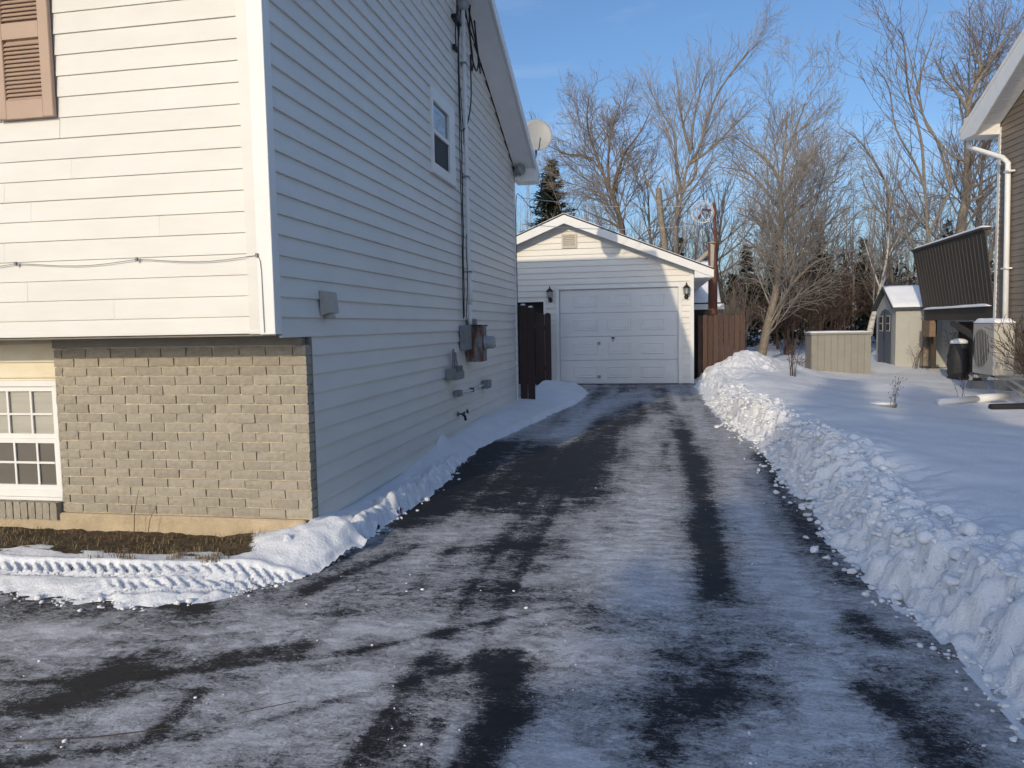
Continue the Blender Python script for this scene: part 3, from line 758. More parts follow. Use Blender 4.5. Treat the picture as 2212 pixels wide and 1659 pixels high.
# brickwork: mortar bed and single bricks
BH = .0665; BZ0 = .195; NR = 18; BXL, BXR = -4.285, -2.320
bw = MB().box(BXL+.006, YL+.010, BZ0-.01, BXR-.010, YL+.10, BZ0+NR*BH+.005).build('brick_wall', M['mortar'], house)
def brick_mesh(L, Hh, D, seed):
    r_ = random.Random(seed); nx, nz = 5, 2; V = []; F = []
    for k in range(nz+1):
        for i in range(nx+1):
            ed = i in (0, nx) or k in (0, nz)
            V.append((-L/2+L*i/nx + (r_.uniform(-.0025,.0025) if ed else 0), -D/2+(.0035 if ed else 0)+r_.uniform(-.0016,.0014), -Hh/2+Hh*k/nz+(r_.uniform(-.0022,.0022) if ed else 0)))
    for k in range(nz):
        for i in range(nx):
            a = k*(nx+1)+i; F.append((a, a+1, a+nx+2, a+nx+1))
    b = len(V); V += [(-L/2, D/2, -Hh/2), (L/2, D/2, -Hh/2), (L/2, D/2, Hh/2), (-L/2, D/2, Hh/2)]
    bot = list(range(nx+1)); top = [nz*(nx+1)+i for i in range(nx+1)]
    F.append(tuple([b, b+1]+bot[::-1])); F.append(tuple(top+[b+2, b+3]))
    lf = [k*(nx+1) for k in range(nz+1)]; rt = [k*(nx+1)+nx for k in range(nz+1)]
    F.append(tuple(lf+[b+3, b])); F.append(tuple(rt[::-1]+[b+1, b+2]))
    me = bpy.data.meshes.new('brick'); me.from_pydata(V, [], F); me.update(); me.materials.append(M['brick']); return me
full = [brick_mesh(.190, .0565, .092, s) for s in range(8)]; half = [brick_mesh(.090, .0565, .092, 50+s) for s in range(4)]
cut_bricks = {}
for k in range(NR):
    zc = BZ0 + (k+.5)*BH; x = BXR; odd = k % 2; first = True
    while x > BXL+.03:
        if first and odd: L, ms = .090, half
        else: L, ms = .190, full
        first = False
        if x-L < BXL:
            L = round(x-BXL, 3)
            if L < .03: break
            if L not in cut_bricks: cut_bricks[L] = [brick_mesh(L, .0565, .092, 80+s) for s in range(3)]
            ms = cut_bricks[L]
        o = put('brick', random.choice(ms), None, bw, (x-L/2+random.uniform(-.002,.002), YL+.044+random.uniform(-.004,.003), zc+random.uniform(-.0015,.0015)))
        o.rotation_euler = (0, random.choice((0, math.pi)), random.uniform(-.008,.008))
        x -= L+.0105
# foundation
fm = MB(); nseg = 40
fv = []
for i in range(nseg+1):
    x = XL+(XS-.03-XL)*i/nseg
    fv.append(x)
fm.box(XL, YL-.03, -.3, XS-.04, YL+.10, BZ0-.004, .012).build('foundation', M['concrete'], house)
# lower left: recessed wall with cream boards, window, brick sill
lw = box('recessed_wall', (XL, YL+.06, .1), (BXL+.004, YL+.12, 1.467), M['cream'], house)
for z0, h in ((1.185, .115), (1.30, .115), (1.415, .052)):
    board('siding_board', lw, M['cream'], (0, YL+.058, 0), (1, 0, 0), (0, -1, 0), XL, BXL-.002, XL, BXL-.002, z0, h)
win = MB()
wx1, wx0, wz0, wz1 = -4.292, -5.36, .298, 1.165
win.box(wx0, YL+.012, wz1-.045, wx1, YL+.06, wz1, .004).box(wx0, YL+.012, wz0, wx1, YL+.06, wz0+.055, .004)
win.box(wx1-.035, YL+.012, wz0+.055, wx1, YL+.06, wz1-.045, .004).box(wx0, YL+.012, wz0+.055, wx0+.035, YL+.06, wz1-.045, .004)
wino = win.build('window', M['trim'], house)
gx1, gx0 = wx1-.035, wx0+.035
def sash(z0, z1, y, xs_, zs_, fr):
    m = MB(); m.box(gx0, y, z0, gx1, y+.02, z0+fr).box(gx0, y, z1-fr, gx1, y+.02, z1).box(gx1-fr*.6, y, z0+fr, gx1, y+.02, z1-fr).box(gx0, y, z0+fr, gx0+fr*.6, y+.02, z1-fr)
    m.build('sash', M['trim'], wino)
    for xx in xs_: box('muntin', (xx-.008, y+.004, z0+fr), (xx+.008, y+.014, z1-fr), M['trim'], wino)
    for zz in zs_:
        ed = [gx0+fr*.6] + sorted(q for q in xs_) + [gx1-fr*.6]
        for a_, b_ in zip(ed[:-1], ed[1:]): box('muntin', (a_+.009, y+.004, zz-.008), (b_-.009, y+.0139, zz+.008), M['trim'], wino)
    return
sash(.735, 1.12, YL+.030, (-4.535, -4.735, -4.935, -5.135), (.915,), .035)
sash(.353, .734, YL+.022, (-4.50, -4.695, -4.89, -5.085), (.553,), .034)
# blind slats behind the upper sash, room dark below
for i in range(14):
    zz = .80+i*.0235
    MB().add([(gx0, YL+.064, zz), (gx1, YL+.064, zz), (gx1, YL+.056, zz+.021), (gx0, YL+.056, zz+.021)], [(0,1,2,3)]).build('blind_slat', M['blind'], wino)
box('pane', (gx0, YL+.0535, .74), (gx1, YL+.0545, 1.12), M['panegrey'], wino).data.materials[0] = M['blind']
box('pane', (gx0, YL+.0405, .36), (gx1, YL+.0415, .73), M['panegrey'], wino)
MB().box(-5.4, YL+.0, .272, -4.288, YL+.058, .297, .004).build('window_ledge', M['trim'], wino)
sill = box('brick_sill', (-5.5, YL-.035, .135), (BXL-.016, YL+.058, .262), M['mortar'], house)
x = BXL-.012
sm_ = [brick_mesh(.125, .0555, .10, 100+s) for s in range(5)]
while x > -5.4:
    o = put('brick', random.choice(sm_), None, sill, (x-.028, YL-.002+random.uniform(-.003,.003), .207)); o.rotation_euler = (rad(3), rad(90), 0); x -= .0625
box('brick_sill_wall', (-5.5, YL+.02, .0), (BXL-.016, YL+.05, .134), M['concrete'], house)

# shutter on the upper front
sh = MB(); sz0, sz1 = 2.90, 4.15; yy0, yy1 = YF-.028, YF+.004
sh.box(SHX0, yy0, sz0, SHX0+.078, yy1, sz1, .004).box(SHX1-.078, yy0, sz0, SHX1, yy1, sz1, .004)
for a_, b_ in ((sz0, sz0+.115), (3.40, 3.50), (4.03, 4.15)): sh.box(SHX0+.078, yy0+.002, a_, SHX1-.078, yy1, b_)
sh.box(SHX0+.078, YF-.002, sz0+.1, SHX1-.078, YF+.003, sz1)
sho = sh.build('shutter', M['shutter'], house)
zz = sz0+.118
while zz < 4.02:
    if not (3.385 < zz < 3.50):
        MB().add([(SHX0+.078, yy0+.004, zz), (SHX1-.078, yy0+.004, zz), (SHX1-.078, YF-.004, zz+.024), (SHX0+.078, YF-.004, zz+.024), (SHX0+.078, yy0+.008, zz-.004), (SHX1-.078, yy0+.008, zz-.004)], [(0,1,2,3),(0,4,5,1)]).build('louvre', M['shutter'], sho)
    zz += .0265

# roof: slopes, rake boards, soffit, return
rt = .09
roof = MB()
for sgn, ye in ((-1, YF-.45), (1, YR+.28)):
    ze = roof_z(ye)
    roof.prism([(RAKE_X-.01, RIDGE_Y, RIDGE_Z+.002), (RAKE_X-.01, ye, ze), (RAKE_X-.01, ye, ze-.02), (RAKE_X-.01, RIDGE_Y, RIDGE_Z-.02)], (-9, 0, 0))
ro = roof.build('roof', M['shingle'], house)
fa = MB()
for ye in (YF-.45, YR+.28):
    ze = roof_z(ye)
    fa.prism([(RAKE_X, RIDGE_Y, RIDGE_Z-.022), (RAKE_X, ye, ze-.022), (RAKE_X, ye, ze-.17), (RAKE_X, RIDGE_Y, RIDGE_Z-.17)], (-.022, 0, 0))
fa.build('rake_board', M['trim'], ro)
so = MB()
for ye in (YF-.45, YR+.28):
    ze = roof_z(ye)
    so.prism([(RAKE_X-.0225, RIDGE_Y, RIDGE_Z-.13), (RAKE_X-.0225, ye, ze-.13), (RAKE_X-.0225, ye, ze-.145), (RAKE_X-.0225, RIDGE_Y, RIDGE_Z-.145)], (XS+.014-RAKE_X+.0225, 0, 0))
so.build('soffit', M['soffit'], ro)
ze = roof_z(YR+.28)
MB().prism([(RAKE_X-.004, YR+.295, ze-.05), (RAKE_X-.004, YR-.05, ze-.02), (RAKE_X-.004, YR-.05, ze-.24), (RAKE_X-.004, YR+.295, ze-.24)], (XS-RAKE_X+.018, 0, 0)).build('cornice_return', M['trim'], ro)
MB().prism([(-10, YR+.296, ze-.01), (-10, YR+.38, ze-.015), (-10, YR+.37, ze-.12), (-10, YR+.296, ze-.13)], (10+RAKE_X-.01, 0, 0)).build('gutter', M['trim'], ro)

# side window
sw = MB(); xo = XS+.022
sw.box(XS-.02, W0, WZ0, xo, W0+.06, WZ1, .004).box(XS-.02, W1-.24, WZ0, xo, W1, WZ1, .004)
sw.box(XS-.02, W0+.06, WZ1-.13, xo, W1-.24, WZ1, .004).box(XS-.02, W0+.06, WZ0, xo, W1-.24, WZ0+.085, .004)
swo = sw.build('side_window', M['trim'], house)
swo['label'] = 'white-framed sash window high in the gable wall'
MB().box(XS-.012, W0+.06, 3.59, xo-.004, W1-.24, 3.64, .003).build('meeting_rail', M['trim'], swo)
MB().box(XS-.019, W0+.06, 3.64, XS-.006, W1-.24, WZ1-.13).build('pane', M['pane'], swo)
MB().box(XS-.019, W0+.06, WZ0+.085, XS-.004, W1-.24, 3.59).build('insect_screen', M['screen'], swo)
MB().box(XS-.01, W0-.02, WZ0-.035, xo+.012, W1+.02, WZ0-.001, .004).build('sill', M['trim'], swo)

# ------------------------------------------------------------------ fittings on the white house
WX = XS+.006      # siding face
# service mast (conduit) with clips
mast = thing('service_mast', (WX, 9.33, 1.5), 'tall pale grey electrical conduit running up the shaded gable wall to the eaves', 'conduit')
MB().tube([(WX+.045, 9.36, 1.50), (WX+.045, 9.36, 1.58), (WX+.045, 9.35, 3.2), (WX+.045, 9.34, 5.50)], .027, 12).build('pipe', M['soffit'], mast, True)
MB().tube([(WX+.045, 9.36, 1.78), (WX+.045, 9.36, 2.15)], .031, 12).build('sleeve', M['soffit'], mast, True)
for zz in (2.18, 3.35, 4.72): MB().box(WX, 9.30, zz, WX+.076, 9.41, zz+.018).build('strap', M['greybox'], mast)
MB().lathe((WX+.045, 9.34, 5.36), (0,0,1), [(.05,0),(.075,.03),(.075,.1),(.03,.15)], 12).build('weather_head', M['galv'], mast, True)
cab = thing('cable_bundle', (WX, 9.2, 1.6), 'black cables hanging in loops beside the conduit on the gable wall', 'cable')
def wob(p, n, amp, seed):
    r_ = random.Random(seed); out = []
    for a, b in zip(p[:-1], p[1:]):
        for k in range(n):
            t = k/n; q = Vector(a).lerp(Vector(b), t); out.append(q+Vector((0, r_.uniform(-amp, amp), 0)))
    return out+[Vector(p[-1])]
def spline(P, n=10):
    P = [Vector(p) for p in P]; P = [P[0]*2-P[1]]+P+[P[-1]*2-P[-2]]; out = []
    for i in range(1, len(P)-2):
        for k in range(n):
            t = k/n; a, b, c, d = P[i-1:i+3]
            out.append(.5*((2*b)+(c-a)*t+(2*a-5*b+4*c-d)*t*t+(3*b-a-3*c+d)*t**3))
    return out+[P[-2]]
cx = WX+.02
MB().tube(wob([(cx, 9.20, 5.30), (cx, 9.18, 4.6), (cx, 9.23, 3.6), (cx, 9.20, 2.6), (cx, 9.16, 1.62)], 6, .012, 1), .0075, 5).build('cable', M['black'], cab)
MB().tube(wob([(cx+.01, 9.16, 5.35), (cx, 9.14, 4.7), (cx, 9.14, 3.0), (cx, 9.12, 1.6)], 7, .01, 2), .006, 5).build('cable', M['black'], cab)
MB().tube(spline([(cx, 9.24, 4.4), (cx+.01, 9.42, 3.0), (cx+.01, 9.30, 2.55), (cx+.01, 9.33, 2.1), (cx, 9.26, 1.60)]), .005, 5).build('cable', M['black'], cab)
MB().tube(spline([(cx+.05, 9.42, 5.55), (cx+.08, 9.62, 5.25), (cx+.07, 9.95, 4.98), (cx+.06, 9.85, 4.80), (cx+.06, 9.60, 4.95), (cx+.07, 9.50, 5.35), (cx+.08, 9.62, 5.58), (cx+.06, 9.90, 5.2), (cx+.05, 10.15, 4.86)]), .011, 6).build('drip_loop', M['black'], cab)
MB().tube(spline([(cx+.05, 9.30, 5.45), (cx+.06, 9.55, 5.12), (cx+.05, 9.72, 4.88), (cx+.05, 9.66, 4.74), (cx+.05, 9.58, 4.9), (cx+.04, 9.62, 4.4), (cx+.03, 9.45, 4.05), (cx+.01, 9.26, 3.9)]), .009, 6).build('drip_loop', M['black'], cab)
MB().tube(spline([(cx+.03, 9.05, 5.55), (cx+.04, 8.98, 5.2), (cx+.02, 8.97, 4.95), (cx+.02, 9.03, 4.75), (cx+.02, 9.12, 4.95), (cx+.03, 9.2, 5.3)]), .008, 6).build('drip_loop', M['black'], cab)
MB().box(WX, 8.94, 5.12, WX+.06, 9.22, 5.17, .005).box(WX, 8.96, 4.78, WX+.04, 9.1, 4.83, .005).build('bracket', M['black'], cab)
# electricity meter
met = thing('electric_meter', (WX, 9.4, 1.09), 'rusty electricity meter socket with round glass meter beside grey box', 'meter')
MB().box(WX, 8.98, 1.22, WX+.09, 9.24, 1.52, .006).build('breaker_box', M['greybox'], met)
MB().box(WX, 9.30, 1.06, WX+.20, 9.60, 1.50, .006).build('meter_socket', M['rust'], met)
MB().box(WX, 9.28, 1.501, WX+.215, 9.62, 1.525, .004).build('rain_lip', M['darkmetal'], met)
MB().box(WX, 9.40, 1.526, WX+.10, 9.52, 1.60, .006).build('conduit_hub', M['greybox'], met)
gl = MB().lathe((WX+.2005, 9.46, 1.30), (1,0,0), [(.095,0),(.095,.03),(.082,.032),(.08,.12),(.06,.145)], 20).build('meter_glass', M['clear'], met, True)
MB().lathe((WX+.2005, 9.46, 1.30), (1,0,0), [(.06,.0),(.06,.09),(.03,.1)], 14).build('meter_dial', M['galv'], gl, True)
MB().lathe((WX+.20, 9.46, 1.30), (1,0,0), [(.10,0),(.10,.028)], 20).build('ring', M['galv'], met, True)
# grey hanger box with looped strap
hb = thing('hose_hanger', (WX, 8.5, .93), 'small grey metal holder with looped straps hanging below the electricity meter', 'hanger')
MB().box(WX, 8.30, .90, WX+.13, 8.66, .925).box(WX+.115, 8.30, .925, WX+.13, 8.66, .99).box(WX, 8.30, .925, WX+.115, 8.32, 1.03).box(WX, 8.64, .925, WX+.115, 8.66, 1.05).build('tray', M['greybox'], hb)
MB().tube(spline([(WX+.03, 8.50, .95), (WX+.035, 8.52, 1.15), (WX+.03, 8.56, 1.24), (WX+.03, 8.60, 1.15), (WX+.03, 8.64, .95)]), .012, 6).tube(spline([(WX+.06, 8.52, .95), (WX+.05, 8.55, 1.12), (WX+.05, 8.58, 1.20), (WX+.05, 8.61, 1.12), (WX+.06, 8.66, .95)]), .009, 6).build('strap', M['greybox'], hb)
# beige vent hood
vh = thing('vent_hood', (WX, 5.16, 1.60), 'small beige plastic vent hood near the front of the gable wall', 'vent')
MB().prism([(WX, 5.06, 1.775), (WX+.05, 5.06, 1.765), (WX+.065, 5.06, 1.62), (WX, 5.06, 1.60)], (0, .175, 0)).build('hood', M['beige'], vh)
MB().lathe((WX+.03, 5.15, 1.575), (0,0,1), [(.04,0),(.04,.04)], 12).build('duct', M['beige'], vh, True)
# conduit run with two small boxes
cr = thing('pipe_run', (WX, 9.5, .70), 'thin horizontal grey pipe between two small boxes low on the gable wall', 'pipe')
MB().tube([(WX+.03, 8.80, .712), (WX+.03, 9.5, .69), (WX+.03, 10.2, .71)], .012, 8).build('pipe', M['soffit'], cr, True)
MB().box(WX, 8.64, .68, WX+.07, 8.80, .75, .006).build('junction_box', M['greybox'], cr)
MB().box(WX, 10.15, .65, WX+.09, 10.36, .76, .006).build('junction_box', M['greybox'], cr)
MB().box(WX, 9.46, .67, WX+.045, 9.50, .72).build('strap', M['darkmetal'], cr)
# garden tap
tp = thing('garden_tap', (WX, 8.8, .45), 'outdoor garden tap with black handle low on the gable wall', 'tap')
MB().lathe((WX, 8.80, .46), (1,0,0), [(.03,0),(.03,.012),(.013,.014),(.013,.09)], 12).build('body', M['brass'], tp, True)
MB().tube([(WX+.06, 8.80, .46), (WX+.09, 8.80, .43), (WX+.10, 8.80, .38)], [.014,.016,.016], 10).build('spout', M['black'], tp, True)
MB().lathe((WX+.07, 8.80, .475), (1,0,.3), [(.006,0),(.006,.05),(.028,.052),(.028,.062)], 12).build('handle', M['black'], tp, True)
# flood lamp at the rear corner
fl = thing('flood_lamp', (XS+.02, 12.93, 4.1), 'small round flood lamp under the eaves at the rear corner', 'lamp')
MB().box(XS+.011, 12.88, 4.03, XS+.05, 12.98, 4.15, .006).build('base', M['greybox'], fl)
MB().lathe((XS+.05, 12.90, 4.12), (.8,-.5,.1), [(.03,-.02),(.05,.02),(.085,.10),(.09,.13),(.075,.15)], 16).build('reflector', M['galv'], fl, True)
MB().box(XS+.02, 12.91, 3.96, XS+.09, 12.97, 4.03, .006).build('sensor', M['trim'], fl)
# wire hanging from the rear corner
wr = thing('hanging_wire', (XS+.02, 13.0, 3.0), 'thin dark wire drooping from the rear eaves corner of the white house', 'wire')
MB().tube(spline([(XS+.1, 12.92, 4.06), (RAKE_X-.1, 13.2, 4.0), (RAKE_X+.02, 13.4, 4.15), (RAKE_X+.03, 13.4, 3.9), (RAKE_X-.02, 13.35, 3.62), (RAKE_X-.15, 13.2, 3.55), (XS+.1, 13.05, 3.72), (XS+.025, 12.99, 3.6), (XS+.02, 12.985, 2.2), (XS+.02, 12.985, 1.4)]), .006, 5).build('wire', M['black'], wr)
MB().tube(spline([(RAKE_X+.0, 13.3, 4.1), (RAKE_X+.05, 13.3, 3.8), (RAKE_X+.04, 13.3, 3.5)]), .005, 5).build('wire', M['black'], wr)
# low-voltage wire clipped along the front siding
cl = thing('clipped_wire', (-3.3, YF-.01, 1.97), 'thin grey wire clipped in shallow swags along the front siding', 'wire')
wy = YF-.006
cps = [(-5.05, 1.975), (-4.145, 1.972), (-3.25, 1.971), (-2.415, 1.968)]
pth = []
for (a, za), (b, zb) in zip(cps[:-1], cps[1:]):
    for k in range(8):
        t = k/8; pth.append((a+(b-a)*t, wy, za+(zb-za)*t-.028*math.sin(math.pi*t)**1.2*(.7+.6*t)))
pth += [(-2.41, wy, 1.968), (-2.395, wy, 1.93), (-2.39, wy, 1.86), (-2.388, wy-.002, 1.62), (-2.386, wy-.002, 1.49)]
MB().tube(pth, .0024, 5).build('wire', M['greybox'], cl)
for a, za in cps: MB().box(a-.007, wy-.012, za-.012, a+.007, wy+.004, za+.012).build('clip', M['greybox'], cl)
# satellite dish on the rear roof corner
ds = thing('satellite_dish', (-1.95, 12.92, 4.3), 'pale grey oval satellite dish mounted at the rear corner of the white roof', 'dish')
dc = Vector((-1.905, 12.98, 4.71)); ax = Vector((.26, -.93, .26)).normalized(); e1 = ax.cross(Vector((0,0,1))).normalized(); e2 = e1.cross(ax)
prof = [(0,.055),(.3,.048),(.6,.032),(.85,.01),(1,-.012)]
V = []; F = []; n = 28
for k, (r, h) in enumerate(prof):
    for i in range(n):
        t = 2*math.pi*i/n; V.append(dc - ax*h + e1*(.25*r*math.cos(t)) + e2*(.285*r*math.sin(t)))
for k in range(len(prof)-1):
    for i in range(n): F.append((k*n+i, k*n+(i+1)%n, (k+1)*n+(i+1)%n, (k+1)*n+i))
bb = len(V)
for k, (r, h) in enumerate(prof):
    for i in range(n):
        t = 2*math.pi*i/n; V.append(dc - ax*(h+.008) + e1*(.25*r*math.cos(t)) + e2*(.285*r*math.sin(t)))
for k in range(len(prof)-1):
    for i in range(n): F.append((bb+k*n+i, bb+(k+1)*n+i, bb+(k+1)*n+(i+1)%n, bb+k*n+(i+1)%n))
k = len(prof)-1
for i in range(n): F.append((k*n+i, k*n+(i+1)%n, bb+k*n+(i+1)%n, bb+k*n+i))
MB().add(V, F).build('reflector', M['dish'] if 'dish' in M else M['soffit'], ds, True)
MB().tube([dc-ax*.07, dc-ax*.12, (-1.95, 13.07, 4.42), (-1.95, 12.95, 4.33)], .022, 8).build('mast', M['galv'], ds, True)
MB().tube([dc-e2*.26, dc-e2*.3+ax*.12, dc-e2*.22+ax*.32], .010, 6).build('feed_arm', M['galv'], ds)

# ================================================================== GARAGE
GY = 17.0; GX0, GX1, GAX = -4.66, .87, -1.90; GZ0 = .165; GS = .405; GAZ = 3.93; GF = GY-.30; GE = 1.27
def groof(x): return GAZ - GS*abs(x-GAX)
gar = thing('garage', (-1.9, GY, GZ0), 'detached white garage with panelled overhead door at the end of the driveway', 'garage')
DX0, DX1, DZT = -2.065, .545, 2.29            # overhead door opening
MX0, MX1, MZT = -3.30, -2.42, 2.03           # side doorway
gw = MB()
gw.prism([(GX0, GY+.02, 2.345), (GX1, GY+.02, 2.345), (GX1, GY+.02, groof(GX1)-.12), (GAX, GY+.02, GAZ-.12), (GX0, GY+.02, groof(GX0)-.12)], (0, .12, 0))
gw.box(DX1+.06, GY+.02, 0, GX1, GY+.14, 2.344).box(MX1+.05, GY+.02, 0, DX0-.06, GY+.14, 2.344).box(GX0, GY+.02, 0, MX0-.05, GY+.14, 2.344).box(MX0-.05, GY+.02, MZT+.05, MX1+.05, GY+.14, 2.344)
gwo = gw.build('front_wall', M['siding'], gar)
gwo2 = MB().box(GX1-.12, GY+.141, 0, GX1, GY+7, 2.42).box(GX0, GY+.141, 0, GX0+.12, GY+7, 2.42).box(GX0+.121, GY+6.88, 0, GX1-.121, GY+7, 2.42).build('side_walls', M['siding'], gar)
z = GZ0+.02
while z < GAZ-.2:
    zt = z+EXP
    def lim(zz): h = (GAZ-.14-zz)/GS; return max(GX0+.02, GAX-h), min(GX1-.075, GAX+h)
    a, b = lim(z); c, d = lim(zt)
    if c > d: c = d = GAX
    segs = [(a, b, c, d)]
    def cut(segs, x0, x1):
        out = []
        for (p, q, r_, s_) in segs:
            if q <= x0 or p >= x1: out.append((p, q, r_, s_)); continue
            if p < x0: out.append((p, x0, min(r_, x0), x0))
            if q > x1: out.append((x1, q, x1, max(s_, x1)))
        return out
    if z < 2.36: segs = cut(segs, DX0-.07, DX1+.07)
    if z < 2.07: segs = cut(segs, MX0-.06, MX1+.06)
    if zt > 3.20 and z < 3.50: segs = cut(segs, -1.99, -1.645)
    for (p, q, r_, s_) in segs:
        if q-p > .04: board('siding_board', gwo, M['siding'], (0, GY+.018, 0), (1,0,0), (0,-1,0), p, q, r_, s_, z)
    z = zt
MB().box(GX1-.075, GY-.004, GZ0, GX1+.006, GY+.018, groof(GX1)-.13, .003).build('corner_post', M['trim'], gar)
tr = MB(); f0 = GY-.004
tr.box(DX0-.075, f0, GZ0, DX0, GY+.018, DZT, .004).box(DX1, f0, GZ0, DX1+.075, GY+.018, DZT, .004).box(DX0-.075, f0, DZT, DX1+.075, GY+.018, DZT+.085, .004)
tr.build('door_trim', M['trim'], gar)
tr = MB(); tr.box(MX0-.06, f0, GZ0, MX0, GY+.018, MZT, .004).box(MX1, f0, GZ0, MX1+.06, GY+.018, MZT, .004).box(MX0-.06, f0, MZT, MX1+.06, GY+.018, MZT+.06, .004)
tr.build('doorway_trim', M['trim'], gar)
MB().box(MX0, GY+.10, 0, MX1, GY+.14, MZT).build('dark_doorway', M['interior'], gar)
# overhead door: four sections with raised panels
dy = GY+.055
gd = MB().box(DX0-.01, dy+.03, 0, DX1+.01, dy+.05, DZT+.02).build('garage_door', M['door'], gar)
sec = (DZT-GZ0-.012)/4; zb = GZ0+.012
for k in range(4):
    s0 = zb+k*sec; s1 = s0+sec-.006
    MB().box(DX0+.002, dy, s0, DX1-.002, dy+.029, s1, .004).build('door_section', M['door'], gd)
    for j in range(3):
        cxp = DX0 + (.232+.287*j)*(DX1-DX0)*.99-.02; hw, hh = .262, .132; zc_ = (s0+s1)/2
        m = MB(); o_ = .012
        pts = lambda w, h, y: [(cxp-w, y, zc_-h), (cxp+w, y, zc_-h), (cxp+w, y, zc_+h), (cxp-w, y, zc_+h)]
        V = pts(hw, hh, dy-.0005)+pts(hw-.012, hh-.012, dy-.011)+pts(hw-.028, hh-.028, dy-.011)+pts(hw-.045, hh-.045, dy-.004)+pts(hw-.06, hh-.06, dy-.010)
        F = []
        for q in range(4):
            for i in range(4): F.append((q*4+i, q*4+(i+1)%4, q*4+4+(i+1)%4, q*4+4+i))
        F.append((16,17,18,19)); m.add(V, F).build('raised_panel', M['door'], gd)
for xx, zz in ((-1.19, zb+sec*1.72), (-1.19, zb+.16)):
    MB().box(xx-.032, dy-.03, zz-.03, xx+.032, dy-.001, zz+.03, .004).build('handle', M['galv'], gd)
MB().box(-.91, dy-.014, zb+sec*1.90, -.84, dy-.001, zb+sec*1.96, .003).build('lock_plate', M['darkmetal'], gd)
MB().lathe((-.875, dy-.001, zb+sec*1.84), (0,-1,0), [(.022,0),(.022,.015),(.01,.02)], 12).build('lock', M['galv'], gd, True)
MB().box(DX0-.25, GY-.10, GZ0-.05, DX1+.32, GY+.06, GZ0+.010, .006).build('threshold', M['interior'], gar)
# gable vent
gv = MB().box(-1.985, GY-.02, 3.20, -1.945, GY+.02, 3.51).box(-1.69, GY-.02, 3.20, -1.65, GY+.02, 3.51).box(-1.945, GY-.02, 3.20, -1.69, GY+.02, 3.235).box(-1.945, GY-.02, 3.475, -1.69, GY+.02, 3.51).box(-1.945, GY+.008, 3.235, -1.69, GY+.02, 3.475).build('gable_vent', M['beige2'], gar)
for i in range(6):
    zz = 3.24+i*.04
    MB().add([(-1.945, GY-.014, zz), (-1.69, GY-.014, zz), (-1.69, GY+.006, zz+.034), (-1.945, GY+.006, zz+.034), (-1.945, GY-.008, zz-.006), (-1.69, GY-.008, zz-.006)], [(0,1,2,3),(0,4,5,1)]).build('slat', M['beige2'], gv)
# roof with snow
gr = MB()
for xe in (GE, 2*GAX-GE):
    gr.prism([(GAX, GF, GAZ), (xe, GF, groof(xe)), (xe, GF, groof(xe)-.03), (GAX, GF, GAZ-.03)], (0, 7.6, 0))
gro = gr.build('roof', M['shingle'], gar)
fb = MB()
for xe in (GE, 2*GAX-GE):
    fb.prism([(GAX, GF+.006, GAZ-.031), (xe, GF+.006, groof(xe)-.031), (xe, GF+.006, groof(xe)-.19), (GAX, GF+.006, GAZ-.215)], (0, .022, 0))
fb.build('rake_board', M['trim'], gro)
sf = MB()
for xe, sg in ((GX1, 1), (GX0, -1)):
    sf.prism([(GAX, GF+.0285, GAZ-.16), (xe+sg*.01, GF+.0285, groof(xe)-.16), (xe+sg*.01, GF+.0285, groof(xe)-.175), (GAX, GF+.0285, GAZ-.175)], (0, .274, 0))
sf.build('rake_soffit', M['soffit'], gro)
MB().prism([(GX1+.008, GF+.0288, groof(GX1)-.10), (GE-.01, GF+.0288, groof(GE)-.04), (GE-.01, GF+.0288, groof(GE)-.19), (GX1+.008, GF+.0288, groof(GE)-.19)], (0, 7.4, 0)).build('eave_soffit', M['soffit'], gro)
def snow_slab(name, parent, corners, th, nu, nv, seed, mat=None):
    """uneven slab of snow on a quad of 4 corners (bilinear), thickness th"""
    A, B, C, D = [Vector(c) for c in corners]; V = []; F = []
    for j in range(nv+1):
        for i in range(nu+1):
            s, t = i/nu, j/nv; p = A.lerp(B, s).lerp(D.lerp(C, s), t)
            ed = min(s, 1-s)*nu; ed2 = min(t, 1-t)*nv; e_ = min(1, min(ed, ed2)+.12)
            h = th*(.25+.75*e_)*(.75+.5*float(vnoise(i*.37+seed, j*.37, seed)))
            V.append((p.x, p.y, p.z+h))
    for j in range(nv):
        for i in range(nu): a = j*(nu+1)+i; F.append((a, a+1, a+nu+2, a+nu+1))
    b = len(V); ring = [i for i in range(nu+1)]+[j*(nu+1)+nu for j in range(1, nv+1)]+[nv*(nu+1)+i for i in range(nu-1, -1, -1)]+[j*(nu+1) for j in range(nv-1, 0, -1)]
    for r_ in ring:
        j, i = divmod(r_, nu+1); s, t = i/nu, j/nv; p = A.lerp(B, s).lerp(D.lerp(C, s), t); V.append((p.x, p.y, p.z+.001))
    m = len(ring)
    for k in range(m): F.append((ring[k], b+k, b+(k+1)%m, ring[(k+1)%m]))
    o = MB().add(V, F).build(name, mat or M['snow'], parent, True); return o
for xe in (GE, 2*GAX-GE):
    s0, s1 = (.995, .03) if xe > GAX else (.03, .995)
    xa, xb = (GAX, xe-.03) if xe > GAX else (xe+.03, GAX)
    snow_slab('roof_snow', gro, [(xa, GF+.02, groof(xa)+.001), (xb, GF+.02, groof(xb)+.001), (xb, GF+7.5, groof(xb)+.001), (xa, GF+7.5, groof(xa)+.001)], .035, 30, 16, 5)
